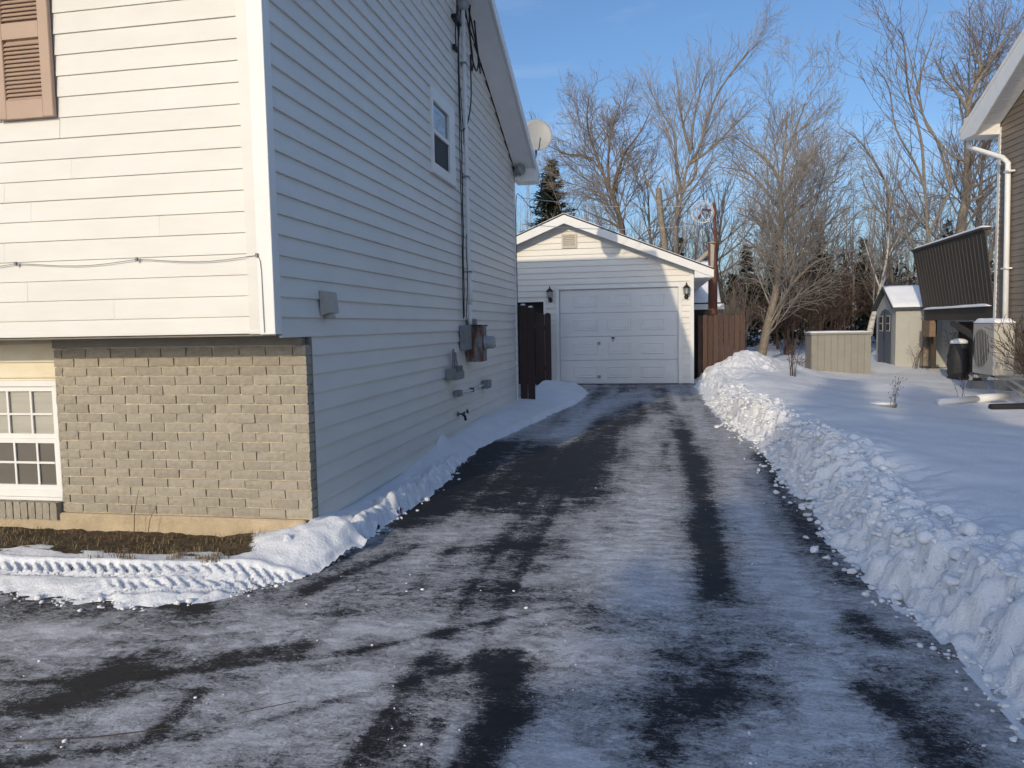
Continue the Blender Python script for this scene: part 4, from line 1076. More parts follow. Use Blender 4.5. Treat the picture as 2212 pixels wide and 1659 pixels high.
# coach lamps either side of the door
def coach(x, lab):
    t = thing('coach_lamp', (x, GY, 2.0), lab, 'wall lamp', 'coach lamps on the garage front')
    y = GY-.09
    MB().lathe((x, GY+.004, 2.06), (0,-1,0), [(.05,0),(.05,.012),(.025,.03)], 14).build('wall_plate', M['darkmetal'], t, True)
    MB().tube(spline([(x, GY-.02, 2.06), (x, y, 2.03), (x, y, 2.09)]), .01, 6).build('bracket', M['darkmetal'], t)
    MB().lathe((x, y, 2.09), (0,0,1), [(.03,0),(.055,.02),(.058,.03)], 6).build('base', M['darkmetal'], t)
    gl = MB().lathe((x, y, 2.12), (0,0,1), [(.048,0),(.066,.13)], 6).build('glass', M['clear'], t)
    for k in range(6):
        a = math.pi*k/3+.0; c, s = math.cos(a), math.sin(a)
        MB().tube([(x+.054*c, y+.054*s, 2.12), (x+.071*c, y+.071*s, 2.25)], .0045, 4).build('bar', M['darkmetal'], t)
    MB().lathe((x, y, 2.12), (0,0,1), [(.015,0),(.015,.09)], 8).build('bulb', M['trim'], gl, True)
    MB().lathe((x, y, 2.25), (0,0,1), [(.085,0),(.08,.01),(.05,.045),(.02,.07),(.014,.085),(.02,.095),(.004,.125)], 12).build('cap', M['darkmetal'], t, True)
coach(-2.26, 'black coach lamp left of the garage door in shadow')
coach(.715, 'black coach lamp right of the garage door in sunlight')

# ------------------------------------------------------------------ gate leaves, fence, pole
g1 = thing('gate_leaf', (-2.15, 13.05, .1), 'dark brown board gate leaf attached behind the white house corner', 'gate', 'dark gate leaves beside the garage')
for i, (w, h) in enumerate(((.125, 1.90), (.125, 1.86))):
    x0 = XS+.035+i*.132
    MB().prism([(x0, 13.06, .10), (x0+w, 13.06, .10), (x0+w, 13.06, h-.03), (x0+w*.75, 13.06, h), (x0+w*.25, 13.06, h), (x0, 13.06, h-.03)], (0, .022, 0)).build('board', M['darkfence'], g1)
MB().box(XS+.03, 13.083, .55, XS+.31, 13.12, .64).build('rail', M['darkfence'], g1)
MB().box(XS+.03, 13.083, 1.45, XS+.31, 13.12, 1.54).build('rail', M['darkfence'], g1)
for i in range(2):
    x0 = XS+.04+i*.132
    MB().lathe((x0+.06, 13.07, 1.855-.04*i), (0,0,1), [(.045,0),(.045,.015),(.02,.03)], 10).build('snow_cap', M['snow'], g1, True)
g2 = thing('gate_leaf', (-2.35, 16.8, .1), 'dark brown board gate leaf standing close to the left garage wall', 'gate', 'dark gate leaves beside the garage')
for i in range(2):
    x0 = -2.50+i*.142
    MB().prism([(x0, 16.72, .10), (x0+.135, 16.72, .10), (x0+.135, 16.72, 1.74), (x0+.1, 16.72, 1.775), (x0+.03, 16.72, 1.775), (x0, 16.72, 1.74)], (0, .022, 0)).build('board', M['darkfence'], g2)
MB().box(-2.49, 16.743, .5, -2.23, 16.79, .6).box(-2.49, 16.743, 1.4, -2.23, 16.79, 1.5).build('rail', M['darkfence'], g2)
MB().box(-2.57, 16.74, .1, -2.505, 16.82, 1.80).build('post', M['darkfence'], g2)
fn = thing('board_fence', (1.6, 18.0, .3), 'red-brown vertical board fence beside the right garage corner', 'fence')
x = 1.12
for i in range(8):
    w = .112+random.uniform(-.006, .006)
    MB().box(x, 18.0+random.uniform(-.004,.004), .25, x+w-.006, 18.022, 1.66+random.uniform(-.012,.012), .003).build('board', M['fence'], fn)
    x += w+.003
for zz in (.55, 1.35): MB().box(1.10, 18.023, zz, x, 18.06, zz+.09).build('rail', M['fence'], fn)
MB().box(1.02, 18.025, .1, 1.105, 18.11, 1.66).build('post', M['fence'], fn)
sc = thing('shade_panel', (1.0, 18.3, .2), 'near-black panel coloured as the shade in the gap between garage and brown fence', 'panel')
MB().box(.885, 18.2, .1, 1.30, 18.24, 1.78).build('sheet', M['interior'], sc)  # near-black colour stands in for the shade in this gap
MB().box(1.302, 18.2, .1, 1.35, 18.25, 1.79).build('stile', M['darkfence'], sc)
po = thing('clothesline_pole', (1.4, 18.6, .2), 'red-brown wooden post with a taller rusty steel post behind, right of the garage', 'post')
MB().tube([(1.385, 18.6, .1), (1.385, 18.6, 1.7), (1.38, 18.6, 3.36)], [.105,.10,.095], 12).build('wooden_post', M['polewood'], po, True)
MB().prism([(1.33, 18.498, 2.75), (1.36, 18.498, 2.62), (1.40, 18.498, 2.8), (1.42, 18.502, 3.3), (1.33, 18.502, 3.34)], (0, -.008, 0)).build('bare_patch', M['bleached'], po)
MB().lathe((1.38, 18.6, 3.36), (0,0,1), [(.095,0),(.09,.015),(.02,.02)], 12).build('post_top', M['bleached'], po, True)
MB().tube([(1.47, 18.7, .1), (1.47, 18.7, 3.0), (1.425, 18.7, 4.30)], .036, 8).build('steel_post', M['postrust'], po)
MB().tube([(1.43, 18.7, 4.12), (1.16, 18.68, 4.16), (1.13, 18.68, 4.05), (1.05, 18.68, 3.93)], [.03,.026,.024,.03], 8).build('arm', M['postrust'], po)
MB().tube([(1.44, 18.7, 3.95), (1.27, 18.69, 4.14)], .013, 6).build('brace', M['postrust'], po)
co = thing('line_coil', (1.13, 18.66, 4.1), 'loose coil of white clothesline hung on the pole arm', 'clothesline')
for k, (rx, rz, ox, oz) in enumerate(((.24,.26,-.03,.02),(.18,.24,.02,.0),(.14,.2,.09,.03),(.25,.22,.0,-.02))):
    pt = [(1.17+ox+rx*math.cos(t), 18.63+.02*math.sin(2*t+k), 4.08+oz+rz*math.sin(t)) for t in [i*2*math.pi/28 for i in range(29)]]
    MB().tube(pt, .0055, 6, False).build('loop', M['whiteline'], co)
for k, (za, zb_, l) in enumerate(((3.70, 4.25, 'upper thin white clothesline stretched from the white house to the pole'), (3.25, 3.80, 'lower thin white clothesline stretched from the white house to the pole'))):
    pt = []
    for i in range(21):
        t = i/20; pt.append((XS+.1+(1.1-XS-.1)*t, 13.1+5.5*t, za+(zb_-za)*t-.10*math.sin(math.pi*t)-.0))
    tag(MB().tube(pt, .0055, 5).build('clothesline', M['whiteline'], None), l, 'clothesline', 'clotheslines')
# broken branch leaning on the post
br = MB().tube([(.80, 18.75, 2.78), (1.1, 18.72, 2.98), (1.30, 18.68, 3.16)], [.05,.055,.06], 8).build('leaning_log', M['bleached'], None, True)
tag(br, 'pale bare log leaning against the brown wooden post', 'log')

# small shed behind the garage with a snowy roof
ls = thing('back_shed', (1.3, 22.0, .2), 'low shed with snow-covered roof half hidden behind the garage', 'shed')
MB().box(-1.2, 22.05, 0, 1.75, 25, 1.9).build('wall', M['darkfence'], ls)
rf = MB().prism([(-1.6, 21.75, 1.98), (1.92, 21.75, 1.98), (1.88, 23.6, 3.28), (-1.6, 23.6, 3.28)], (0, 0, .05)).build('roof', M['shingle'], ls)
MB().box(-1.6, 21.72, 1.86, 1.93, 21.749, 2.01).build('fascia', M['trim'], rf)
snow_slab('roof_snow', rf, [(-1.55, 21.78, 2.05), (1.84, 21.78, 2.05), (1.80, 23.58, 3.335), (-1.55, 23.58, 3.335)], .06, 20, 10, 9)
MB().prism([(1.93, 21.72, 1.96), (1.93, 23.6, 3.28), (1.93, 23.6, 3.36), (1.93, 21.72, 2.05)], (.02, 0, 0)).build('drip_edge', M['shingle'], rf)

# ------------------------------------------------------------------ yard things on the right
zb_ = yard_z(4.4, 19.4)-.05
sb = thing('deck_box', (4.45, 19.7, zb_), 'low tan plastic storage box with ribbed sides and snowy lid', 'storage box')
bx0, bx1, by0, by1, bzt = 3.77, 5.13, 19.42, 20.15, 1.20
MB().box(bx0+.01, by0+.014, zb_, bx1-.01, by1, bzt-.03).build('body', M['resin'], sb)
n = 9
for i in range(n):
    a = bx0+(bx1-bx0)*i/n
    MB().box(a+.006, by0, zb_, a+(bx1-bx0)/n-.006, by0+.013, bzt-.05, .004).build('panel', M['resin'], sb)
for i in range(4):
    a = by0+.02+(by1-by0-.02)*i/4
    MB().box(bx0-.004, a+.006, zb_, bx0+.009, a+(by1-by0)/4-.006, bzt-.05, .004).build('panel', M['resin'], sb)
MB().box(bx0-.03, by0-.03, bzt-.05, bx1+.03, by1+.03, bzt, .008).build('lid', M['resin'], sb)
snow_slab('lid_snow', sb, [(bx0-.02, by0-.02, bzt+.001), (bx1+.02, by0-.02, bzt+.001), (bx1+.02, by1+.02, bzt+.001), (bx0-.02, by1+.02, bzt+.001)], .035, 14, 8, 3)
# resin garden shed
shx0, shx1, shy0, shy1, shz, she, shr = 6.25, 8.05, 21.5, 23.25, .22, 1.76, 2.34
gs = thing('garden_shed', (7.1, 22.3, shz), 'cream resin garden shed with slate double doors and snowy roof', 'shed')
ym = (shy0+shy1)/2
MB().box(shx0+.02, shy0, shz, shx1, shy1, she).build('wall', M['resincream'], gs)
MB().prism([(shx0+.02, shy0, she), (shx0+.02, shy1, she), (shx0+.02, ym, shr-.05)], (shx1-shx0-.02, 0, 0)).build('gable', M['resincream'], gs)
for i in range(5):
    a = shx0+.05+i*.36; MB().box(a, shy0-.012, shz, a+.30, shy0-.001, she-.06, .004).build('wall_panel', M['resincream'], gs)
dr = MB().prism([(shx0+.019, shy0+.28, shz), (shx0+.019, shy1-.28, shz), (shx0+.019, shy1-.28, 1.52), (shx0+.019, ym+.3, 1.72), (shx0+.019, ym, 1.78), (shx0+.019, ym-.3, 1.72), (shx0+.019, shy0+.28, 1.52)], (-.03, 0, 0)).build('door', M['resindoor'], gs)
MB().box(shx0-.018, ym-.008, shz, shx0-.0115, ym+.008, 1.76).build('seam', M['interior'], dr)
for c in (ym-.32, ym+.32):
    for a in (-.13, .01):
        for b in (1.2, 1.4):
            MB().box(shx0-.022, c+a, b, shx0-.0115, c+a+.12, b+.17).build('pane', M['pane'], dr)
    MB().box(shx0-.019, c-.16, 1.17, shx0-.0112, c+.16, 1.60).build('pane_frame', M['resincream'], dr)
MB().box(shx0-.05, ym-.05, .95, shx0-.0115, ym-.02, 1.12).build('handle', M['darkmetal'], dr)
rs = MB()
for s, ye in ((-1, shy0-.1), (1, shy1+.1)):
    zl = she-.03
    rs.prism([(shx0-.1, ym, shr), (shx0-.1, ye, zl), (shx0-.1, ye, zl+.05), (shx0-.1, ym, shr+.05)], (shx1-shx0+.2, 0, 0))
rso = rs.build('roof', M['resinroof'], gs)
snow_slab('roof_snow', rso, [(shx0-.07, shy0-.06, she+.045), (shx1+.07, shy0-.06, she+.045), (shx1+.07, ym, shr+.055), (shx0-.07, ym, shr+.055)], .05, 16, 8, 4)
# buried lid / bird bath rim
lz = yard_z(3.2, 11.5)
bd = thing('buried_basin', (3.2, 11.5, lz), 'round dark rim of a basin just showing above the snow', 'basin')
MB().lathe((3.2, 11.5, lz-.06), (0,0,1), [(.17,0),(.19,.07),(.195,.085),(.18,.085)], 24).build('rim', M['greybox'], bd, True)
MB().lathe((3.2, 11.5, lz-.0), (0,0,1), [(.178,.0),(.17,.035),(.1,.05),(.02,.055)], 24).build('snow_fill', M['snow'], bd, True)

# dried stalks and weeds sticking out of the snow
def stalk_plant(name, x, y, n, h, spread, label, seed, mat, branch=3, r0=.006, cat='plant', group=None):
    r_ = random.Random(seed); z0 = yard_z(x, y)
    t = thing(name, (x, y, z0), label, cat, group)
    for k in range(n):
        bx_, by_ = x+r_.uniform(-1,1)*spread*.4, y+r_.uniform(-1,1)*spread*.4
        hh = h*r_.uniform(.6, 1.0); lx, ly = r_.uniform(-1,1)*spread, r_.uniform(-1,1)*spread
        m = MB(); P = [(bx_+lx*tt*tt, by_+ly*tt*tt, z0-.05+hh*tt) for tt in (0,.25,.5,.75,1)]
        m.tube(P, [r0,r0*.9,r0*.75,r0*.6,r0*.4], 5)
        for b in range(branch):
            tt = r_.uniform(.4, .98); i = min(3, int(tt*4)); q = Vector(P[i]).lerp(Vector(P[i+1]), tt*4-i)
            e = q+Vector((r_.uniform(-1,1), r_.uniform(-1,1), r_.uniform(.3,1)))*h*.13
            m.tube([q, e], [r0*.45, r0*.3], 4); m.lathe(e, (0,0,1), [(r0*.6,-.006),(r0*1.6,.006),(r0*.5,.016)], 5)
        m.build('stem', mat, t)
    return t
stalk_plant('dry_stalks', 2.75, 15.9, 7, .95, .16, 'tall dark dry stalks rising from snow beside the tan storage box', 31, M['twig'], 4, .009)
stalk_plant('dry_weed', 3.28, 11.35, 4, .55, .10, 'thin dry weed with tiny seed heads beside the buried basin', 32, M['twig'], 7, .0035)
stalk_plant('dry_stalks', 3.4, 18.9, 10, .42, .30, 'clump of short tan dried flower stalks left of the storage box', 33, M['stalk'], 4, .006)
stalk_plant('dry_weed', 5.0, 13.6, 4, .5, .15, 'sparse dry weed in front of the white downpipe extension', 34, M['twig'], 6, .0035)
stalk_plant('leafless_shrub', 6.65, 20.95, 6, 1.05, .30, 'small leafless shrub against the cream shed wall', 35, M['twig'], 6, .007, 'shrub')
stalk_plant('leafless_shrub', 7.45, 20.6, 7, 1.25, .35, 'leafless dark shrub right of the young tree by the shed', 36, M['twig'], 7, .008, 'shrub')
TW = [([(-2.35,2.30),(-2.05,2.37),(-1.80,2.47)], .0022, 'long thin twig lying on the driveway at the lower left'), ([(-1.60,2.62),(-1.42,2.74)], .0016, 'short thin twig on the driveway right of the long twig'), ([(-3.12,3.66),(-2.98,3.69)], .0022, 'pale straw stalk on bare asphalt below the flower bed')]
for k, (pp, r_, lab) in enumerate(TW):
    tag(MB().tube([(x, y, .008+.002*i) for i, (x, y) in enumerate(pp)], r_, 5).build('fallen_twig', M['straw'] if k == 2 else M['twig'], None), lab, 'twig')
ST = [((-3.62, 4.70), .32, .05), ((-3.52, 4.71), .24, .09)]
for k, ((x, y), h, l) in enumerate(ST):
    z0 = bed_z(x, y)
    t = tag(MB().tube([(x, y, z0-.01), (x+l*.3, y, z0+h*.5), (x+l, y+.01, z0+h)], [.0028,.0024,.0014], 5).build('dry_plant', M['stalk'], None),
            ('taller thin dry stem standing against the brickwork', 'shorter leaning dry stem right of the taller one by the brickwork')[k], 'plant')

# ================================================================== NEIGHBOUR'S HOUSE (wall turned 3.8 degrees)
NO = Vector((6.6, 16.5, 0)); NT = Vector((.066, -.998, 0)); NN = Vector((-.998, -.066, 0))
def NP(s, o, z): return tuple(NO + NT*s + NN*o + Vector((0, 0, z)))
nb = thing('brown_house', NP(0, 0, 0), 'brown vinyl-sided house with white eaves at the right edge', 'house')
NS = .50; NE = -.42                      # rake pitch, rear eave position along s
def nroof(s): return 5.24 + NS*(s-NE)
NLEN = 9.0; NMID = 4.3
def nbox(m, s0, s1, o0, o1, z0, z1):
    P = [NP(s, o, z) for z in (z0, z1) for s, o in ((s0,o0),(s1,o0),(s1,o1),(s0,o1))]
    m.add(P, [(0,3,2,1),(4,5,6,7),(0,1,5,4),(1,2,6,5),(2,3,7,6),(3,0,4,7)]); return m
def nprism(m, prof, o0, o1):
    return m.prism([NP(s, o0, z) for s, z in prof], NN*(o1-o0))
nw = MB(); nprism(nw, [(0,.55),(NLEN,.55),(NLEN,nroof(NMID)-.3-(NLEN-NMID)*NS),(NMID,nroof(NMID)-.2),(0,nroof(0)-.2)], -.20, -.02)
nwo = nw.build('side_wall', M['brown'], nb)
MB().add([NP(0,-.03,-.1),NP(NLEN,-.03,-.1),NP(NLEN,-.03,.549),NP(0,-.03,.549),NP(0,-.25,-.1),NP(0,-.25,.549)], [(0,1,2,3),(4,0,3,5)]).build('foundation', M['greyconc'], nb)
z = .56
while z < nroof(3)-.1:
    e = .115; zt = z+e
    s0b = .07; s0t = .07
    lim = lambda zz: (zz-5.24+.27)/NS+NE
    s0b = max(.07, lim(z)); s0t = max(.07, lim(zt))
    for a, b in ((s0b, 4.0),):
        board('siding_board', nwo, M['brown'], NO+NN*-.018, NT, NN, a, b, max(a, s0t), b, z, e, .014)
    z = zt
nbox(MB(), -.01, .07, -.02, .006, .55, nroof(0)-.30).build('corner_post', M['trim'], nb)
nr = MB()
nprism(nr, [(NE,5.24),(NMID,nroof(NMID)),(NMID,nroof(NMID)-.03),(NE,5.21)], .52, -6)
nprism(nr, [(NMID,nroof(NMID)),(NLEN+.4,nroof(NMID)-(NLEN+.4-NMID)*NS),(NLEN+.4,nroof(NMID)-(NLEN+.4-NMID)*NS-.03),(NMID,nroof(NMID)-.03)], .52, -6)
nro = nr.build('roof', M['shingle'], nb)
m = MB(); nprism(m, [(NE,5.209),(NMID,nroof(NMID)-.031),(NMID,nroof(NMID)-.24),(.15,5.02),(NE+.02,5.02)], .51, .485); m.build('rake_board', M['trim'], nro)
m = MB(); nprism(m, [(NE-.01,5.235),(NMID,nroof(NMID)-.005),(NMID,nroof(NMID)-.075),(NE-.01,5.16)], .535, .511); m.build('shingle_mould', M['trim'], nro)
# vented soffit slats
s = .02
while s < 2.6:
    m = MB(); za = nroof(s)-.26; zb2 = nroof(s+.075)-.26
    m.add([NP(s,.484,za),NP(s+.066,.484,zb2-.005),NP(s+.066,.008,zb2-.005),NP(s,.008,za),NP(s+.066,.484,zb2+.012),NP(s+.066,.008,zb2+.012)], [(0,1,2,3),(1,4,5,2)]); m.build('soffit_slat', M['soffit'], nro)
    s += .075
nbox(MB(), -.38, .055, .009, .4845, 5.02, 5.44).build('cornice_return', M['trim'], nro)
nbox(MB(), -.40, -.381, -5, .4845, 5.02, 5.19).build('eave_fascia', M['trim'], nro)
nbox(MB(), -.52, -.401, -5, .50, 5.07, 5.17).build('gutter', M['trim'], nro)
dsn = thing('downspout', NP(.5, .05, .9), 'white downspout running down the brown house wall', 'downspout')
MB().tube([NP(-.46,.34,5.08), NP(-.46,.34,4.90), NP(.42,.12,4.50), NP(.52,.075,4.38), NP(.55,.07,3.0), NP(.60,.07,.75)], .05, 8).build('pipe', M['trim'], dsn, True)
for zz in (4.2, 2.4): nbox(MB(), .48, .65, .007, .13, zz, zz+.03).build('strap', M['trim'], dsn)
pe = thing('pipe_extension', (4.8, 12.9, .2), 'white plastic downpipe extension lying on the snow', 'pipe')
pz = lambda x, y: yard_z(x, y)+.05
MB().tube([(4.22, 12.35, pz(4.22,12.35)), (4.95, 12.85, pz(4.95,12.85)+.02)], .052, 10).build('pipe', M['trim'], pe, True)
MB().tube([(4.93, 12.84, pz(4.95,12.85)+.02), (5.55, 13.3, pz(5.5,13.3)+.06)], .062, 10).build('sleeve', M['trim'], pe, True)
dl = MB().tube([(4.85, 12.15, pz(4.85,12.15)-.02), (5.4, 12.25, pz(5.4,12.25)-.01)], .05, 8).build('dark_timber', M['plastic_black'], None)
tag(dl, 'short dark edging timber lying in snow near the brown house', 'timber')

# deck behind the brown house
dk = thing('raised_deck', (7, 18.5, 0), 'dark brown raised deck with tall solid railing behind the brown house', 'deck')
dY0, dY1 = 16.52, 21.0; dzf = 1.72; dzt = 3.22
ex = lambda t: 6.62+.04*(t*(dY1-dY0))
MB().prism([(6.62, dY0, dzf-.27), (6.62, dY0, dzf), (6.79, dY1, dzf), (6.79, dY1, dzf-.27)], (.06, 0, 0)).build('rim_beam', M['deck'], dk)
MB().prism([(6.69, dY0, dzf-.02), (10, dY0, dzf-.02), (10, dY1, dzf-.02), (6.86, dY1, dzf-.02)], (0, 0, .05)).build('floor', M['deck'], dk)
N_ = 22
for i in range(N_):
    ya = dY0+(dY1-dY0)*i/N_; yb = dY0+(dY1-dY0)*(i+1)/N_-.012
    t0, t1 = i/N_, (i+1)/N_
    top = lambda t: (6.62+.17*t-.18, ); xa, xb = 6.60+.17*t0, 6.60+.17*t1
    MB().prism([(xa, ya, dzf+.02), (xb, yb, dzf+.02), (xb-.20, yb+.25*t1, dzt), (xa-.20, ya+.25*t0, dzt)], (.022, 0, 0)).build('board', M['deck'], dk)
    MB().prism([(xb-.008, yb+.0005, dzf+.02), (xb-.008, yb+.0115, dzf+.02), (xb-.208, yb+.0115+.25*t1, dzt-.01), (xb-.208, yb+.0005+.25*t1, dzt-.01)], (.026, 0, 0)).build('batten', M['deckrib'], dk)
MB().prism([(6.36, dY0-.02, dzt), (6.54, dY1+.30, dzt), (6.70, dY1+.30, dzt), (6.52, dY0-.02, dzt)], (0, 0, .045)).build('cap_rail', M['deck'], dk)
snow_slab('rail_snow', dk, [(6.37, dY0, dzt+.046), (6.51, dY0, dzt+.046), (6.69, dY1+.28, dzt+.046), (6.55, dY1+.28, dzt+.046)], .045, 4, 24, 6)
snow_slab('ledge_snow', dk, [(6.54, dY0+.1, dzf+.001), (6.61, dY0+.1, dzf+.001), (6.78, dY1-.1, dzf+.001), (6.71, dY1-.1, dzf+.001)], .05, 3, 22, 8)
pier = lambda x, y: MB().add([(x-.19,y-.19,-.05),(x+.19,y-.19,-.05),(x+.19,y+.19,-.05),(x-.19,y+.19,-.05),(x-.12,y-.12,.24),(x+.12,y-.12,.24),(x+.12,y+.12,.24),(x-.12,y+.12,.24)], [(0,1,5,4),(1,2,6,5),(2,3,7,6),(3,0,4,7),(4,5,6,7)])
for x, y in ((6.38, 16.62), (6.95, 20.8)):
    pier(x, y).build('pier_block', M['greyconc'], dk); MB().box(x-.06, y-.06, .241, x+.06, y+.06, dzf-.272, .004).build('post', M['deck'], dk)
MB().prism([(6.33, 16.70, 1.05), (6.33, 16.70, 1.17), (6.45, 18.3, 1.44), (6.45, 18.3, 1.34)], (.08, 0, 0)).build('brace', M['deck'], dk)
MB().box(6.66, 20.2, 1.05, 6.80, 20.75, dzf-.275).build('tan_bracket', M['tanwood'], dk)
MB().box(7.6, 17.0, 0, 7.66, 21, 1.4).build('skirting', M['deck'], dk)
# rain barrel under the deck
rb = thing('rain_barrel', (6.75, 18.6, .0), 'black ribbed barrel with snow on top under the deck', 'barrel')
bzv = yard_z(6.75, 18.6)-.05
MB().lathe((6.75, 18.6, bzv), (0,0,1), [(.19,0),(.22,.1),(.2,.14),(.23,.2),(.215,.3),(.24,.36),(.22,.5),(.235,.56),(.2,.7),(.18,.82),(.17,.86)], 18).build('body', M['plastic_black'], rb, True)
MB().lathe((6.75, 18.6, bzv+.861), (0,0,1), [(.18,0),(.17,.06),(.1,.1),(.02,.11)], 16).build('snow_cap', M['snow'], rb, True)

# heat pump beside the brown house
hp = thing('heat_pump', (5.85, 14.6, .4), 'ivory heat pump outdoor unit with dark grille beside the brown house', 'heat pump')
hx0, hx1, hy0, hy1, hz0, hz1 = 5.70, 6.03, 14.20, 15.08, .50, 1.40
MB().box(hx0, hy0, hz0, hx1, hy1, hz1, .02).build('cabinet', M['acbody'], hp)
MB().lathe((hx0-.001, 14.72, .96), (-1,0,0), [(.33,0),(.33,.008)], 28).build('fan_recess', M['acgrille'], hp)
for i in range(9):
    yy = hy0+.20+i*.064
    hgt = math.sqrt(max(.0, .36**2-(yy-14.72)**2))
    if hgt > .05: MB().box(hx0-.022, yy, .96-hgt, hx0-.014, yy+.008, .96+hgt).build('grille_bar', M['greybox'], hp)
for i in range(8):
    MB().box(hx0+.05, hy0-.006, hz0+.08+i*.09, hx1-.05, hy0-.0005, hz0+.13+i*.09).build('side_louvre', M['acbody'], hp)
for yy in (14.35, 14.93):
    MB().box(hx0-.02, yy, .42, 6.62, yy+.05, .475).build('bracket', M['galv'], hp)
    MB().box(hx0+.03, yy+.005, .476, hx0+.09, yy+.045, .499).build('foot', M['plastic_black'], hp)
    MB().prism([(6.0, yy+.01, .42), (6.66, yy+.01, -.05), (6.66, yy+.01, .0), (6.08, yy+.01, .42)], (0, .03, 0)).build('strut', M['galv'], hp)
snow_slab('snow_cap', hp, [(hx0, hy0, hz1+.001), (hx1, hy0, hz1+.001), (hx1, hy1, hz1+.001), (hx0, hy1, hz1+.001)], .07, 8, 14, 12)

# ================================================================== TREES
def tubes_np(segs, sides):
    """segs (n,8): p0 p1 r0 r1 -> open prisms"""
    S = np.asarray(segs, float); n = len(S)
    p0, p1, r0, r1 = S[:, :3], S[:, 3:6], S[:, 6], S[:, 7]
    d = p1-p0; L = np.linalg.norm(d, axis=1, keepdims=True)+1e-9; d = d/L
    ref = np.where(np.abs(d[:, 2:3]) > .9, np.array([[1., 0, 0]]), np.array([[0, 0, 1.]]))
    a = np.cross(d, ref); a /= np.linalg.norm(a, axis=1, keepdims=True); b = np.cross(d, a)
    p0 = p0-d*r0[:, None]*.3; p1 = p1+d*r1[:, None]*.3
    V = np.zeros((n, 2*sides, 3))
    for k in range(sides):
        t = 2*math.pi*k/sides; o = a*math.cos(t)+b*math.sin(t)
        V[:, k] = p0+o*r0[:, None]; V[:, sides+k] = p1+o*r1[:, None]
    base = (np.arange(n)*2*sides)[:, None]
    F = np.concatenate([base+np.array([k, (k+1) % sides, sides+(k+1) % sides, sides+k]) for k in range(sides)], 0)
    return V.reshape(-1, 3), F
class Tree:
    def __init__(self, seed, levels, wob=.12, trop=.06, wind=(0, 0, 0)):
        self.r = random.Random(seed); self.lv = levels; self.thick = []; self.thin = []; self.wob = wob; self.trop = trop; self.wind = wind
    def rec(self, a, b, r0, r1, lvl):
        (self.thick if lvl <= 0 else self.thin).append((*a, *b, r0, r1))
    def guide(self, P, r0, r1, lvl=0, kids=True):
        """an explicit limb through 3D points"""
        n = len(P)
        sp_ = spline(P, 4) if n > 2 else [Vector(p) for p in P]
        m = len(sp_)-1
        for i in range(m):
            ra = r0+(r1-r0)*i/m; rb = r0+(r1-r0)*(i+1)/m
            self.rec(sp_[i], sp_[i+1], ra, rb, lvl)
        if kids:
            L = sum((sp_[i+1]-sp_[i]).length for i in range(m))
            dens, t0, ang, ratio, lim = self.lv[0]
            cnt = max(2, int(L*dens))
            for k in range(cnt):
                t = t0+(1-t0)*(k+self.r.random())/cnt; i = min(m-1, int(t*m)); q = sp_[i].lerp(sp_[i+1], t*m-i)
                d = (sp_[i+1]-sp_[i]).normalized(); rr = (r0+(r1-r0)*t)
                Lc = min(lim, max(.5, L*ratio*(1.15-.65*t))); self.child(q, d, Lc, min(rr*.5, .006+.011*Lc), 0)
    def child(self, q, d, L, r, k):
        R = self.r; dens, t0, ang, ratio, lim = self.lv[k]
        az = R.uniform(0, 2*math.pi); a = d.orthogonal().normalized(); b = d.cross(a)
        th = rad(R.gauss(ang, 9)); nd = d*math.cos(th)+(a*math.cos(az)+b*math.sin(az))*math.sin(th)
        self.grow(q, nd, L*R.uniform(.7, 1.2), max(r, .0045), k+1)
    def grow(self, p, d, L, r, k):
        R = self.r; n = 4 if k <= 1 else 3 if k == 2 else 2
        pts = [p]; rs = [r]; tip = max(.0035, r*.4)
        for i in range(n):
            d = d+Vector((R.gauss(0, self.wob), R.gauss(0, self.wob), R.gauss(0, self.wob)+self.trop))+Vector(self.wind)*.1
            d.normalize(); p = p+d*(L/n); pts.append(p); rs.append(r+(tip-r)*(i+1)/n)
        for i in range(n): self.rec(pts[i], pts[i+1], rs[i], rs[i+1], k)
        if k < len(self.lv):
            dens, t0, ang, ratio, lim = self.lv[k]
            cnt = max(1, int(L*dens+R.random()))
            for c in range(cnt):
                t = t0+(1-t0)*(c+R.random())/cnt; i = min(n-1, int(t*n)); q = pts[i].lerp(pts[i+1], t*n-i); dd = (pts[i+1]-pts[i]).normalized()
                Lc = min(lim, L*ratio*(1.2-.6*t)); self.child(q, dd, Lc, min(rs[i]*.6, .005+.008*Lc), k)
    def build(self, name, base, label, bark, twig, cat='tree', group=None, maxthin=70000):
        t = thing(name, base, label, cat, group)
        V, F = tubes_np(self.thick, 8); me = np_mesh('trunk', V, F); smooth(me); put('trunk', me, bark, t)
        th = self.thin
        if len(th) > maxthin: th = random.Random(1).sample(th, maxthin)
        V, F = tubes_np(th, 3); put('crown', np_mesh('crown', V, F), twig, t)
        return t
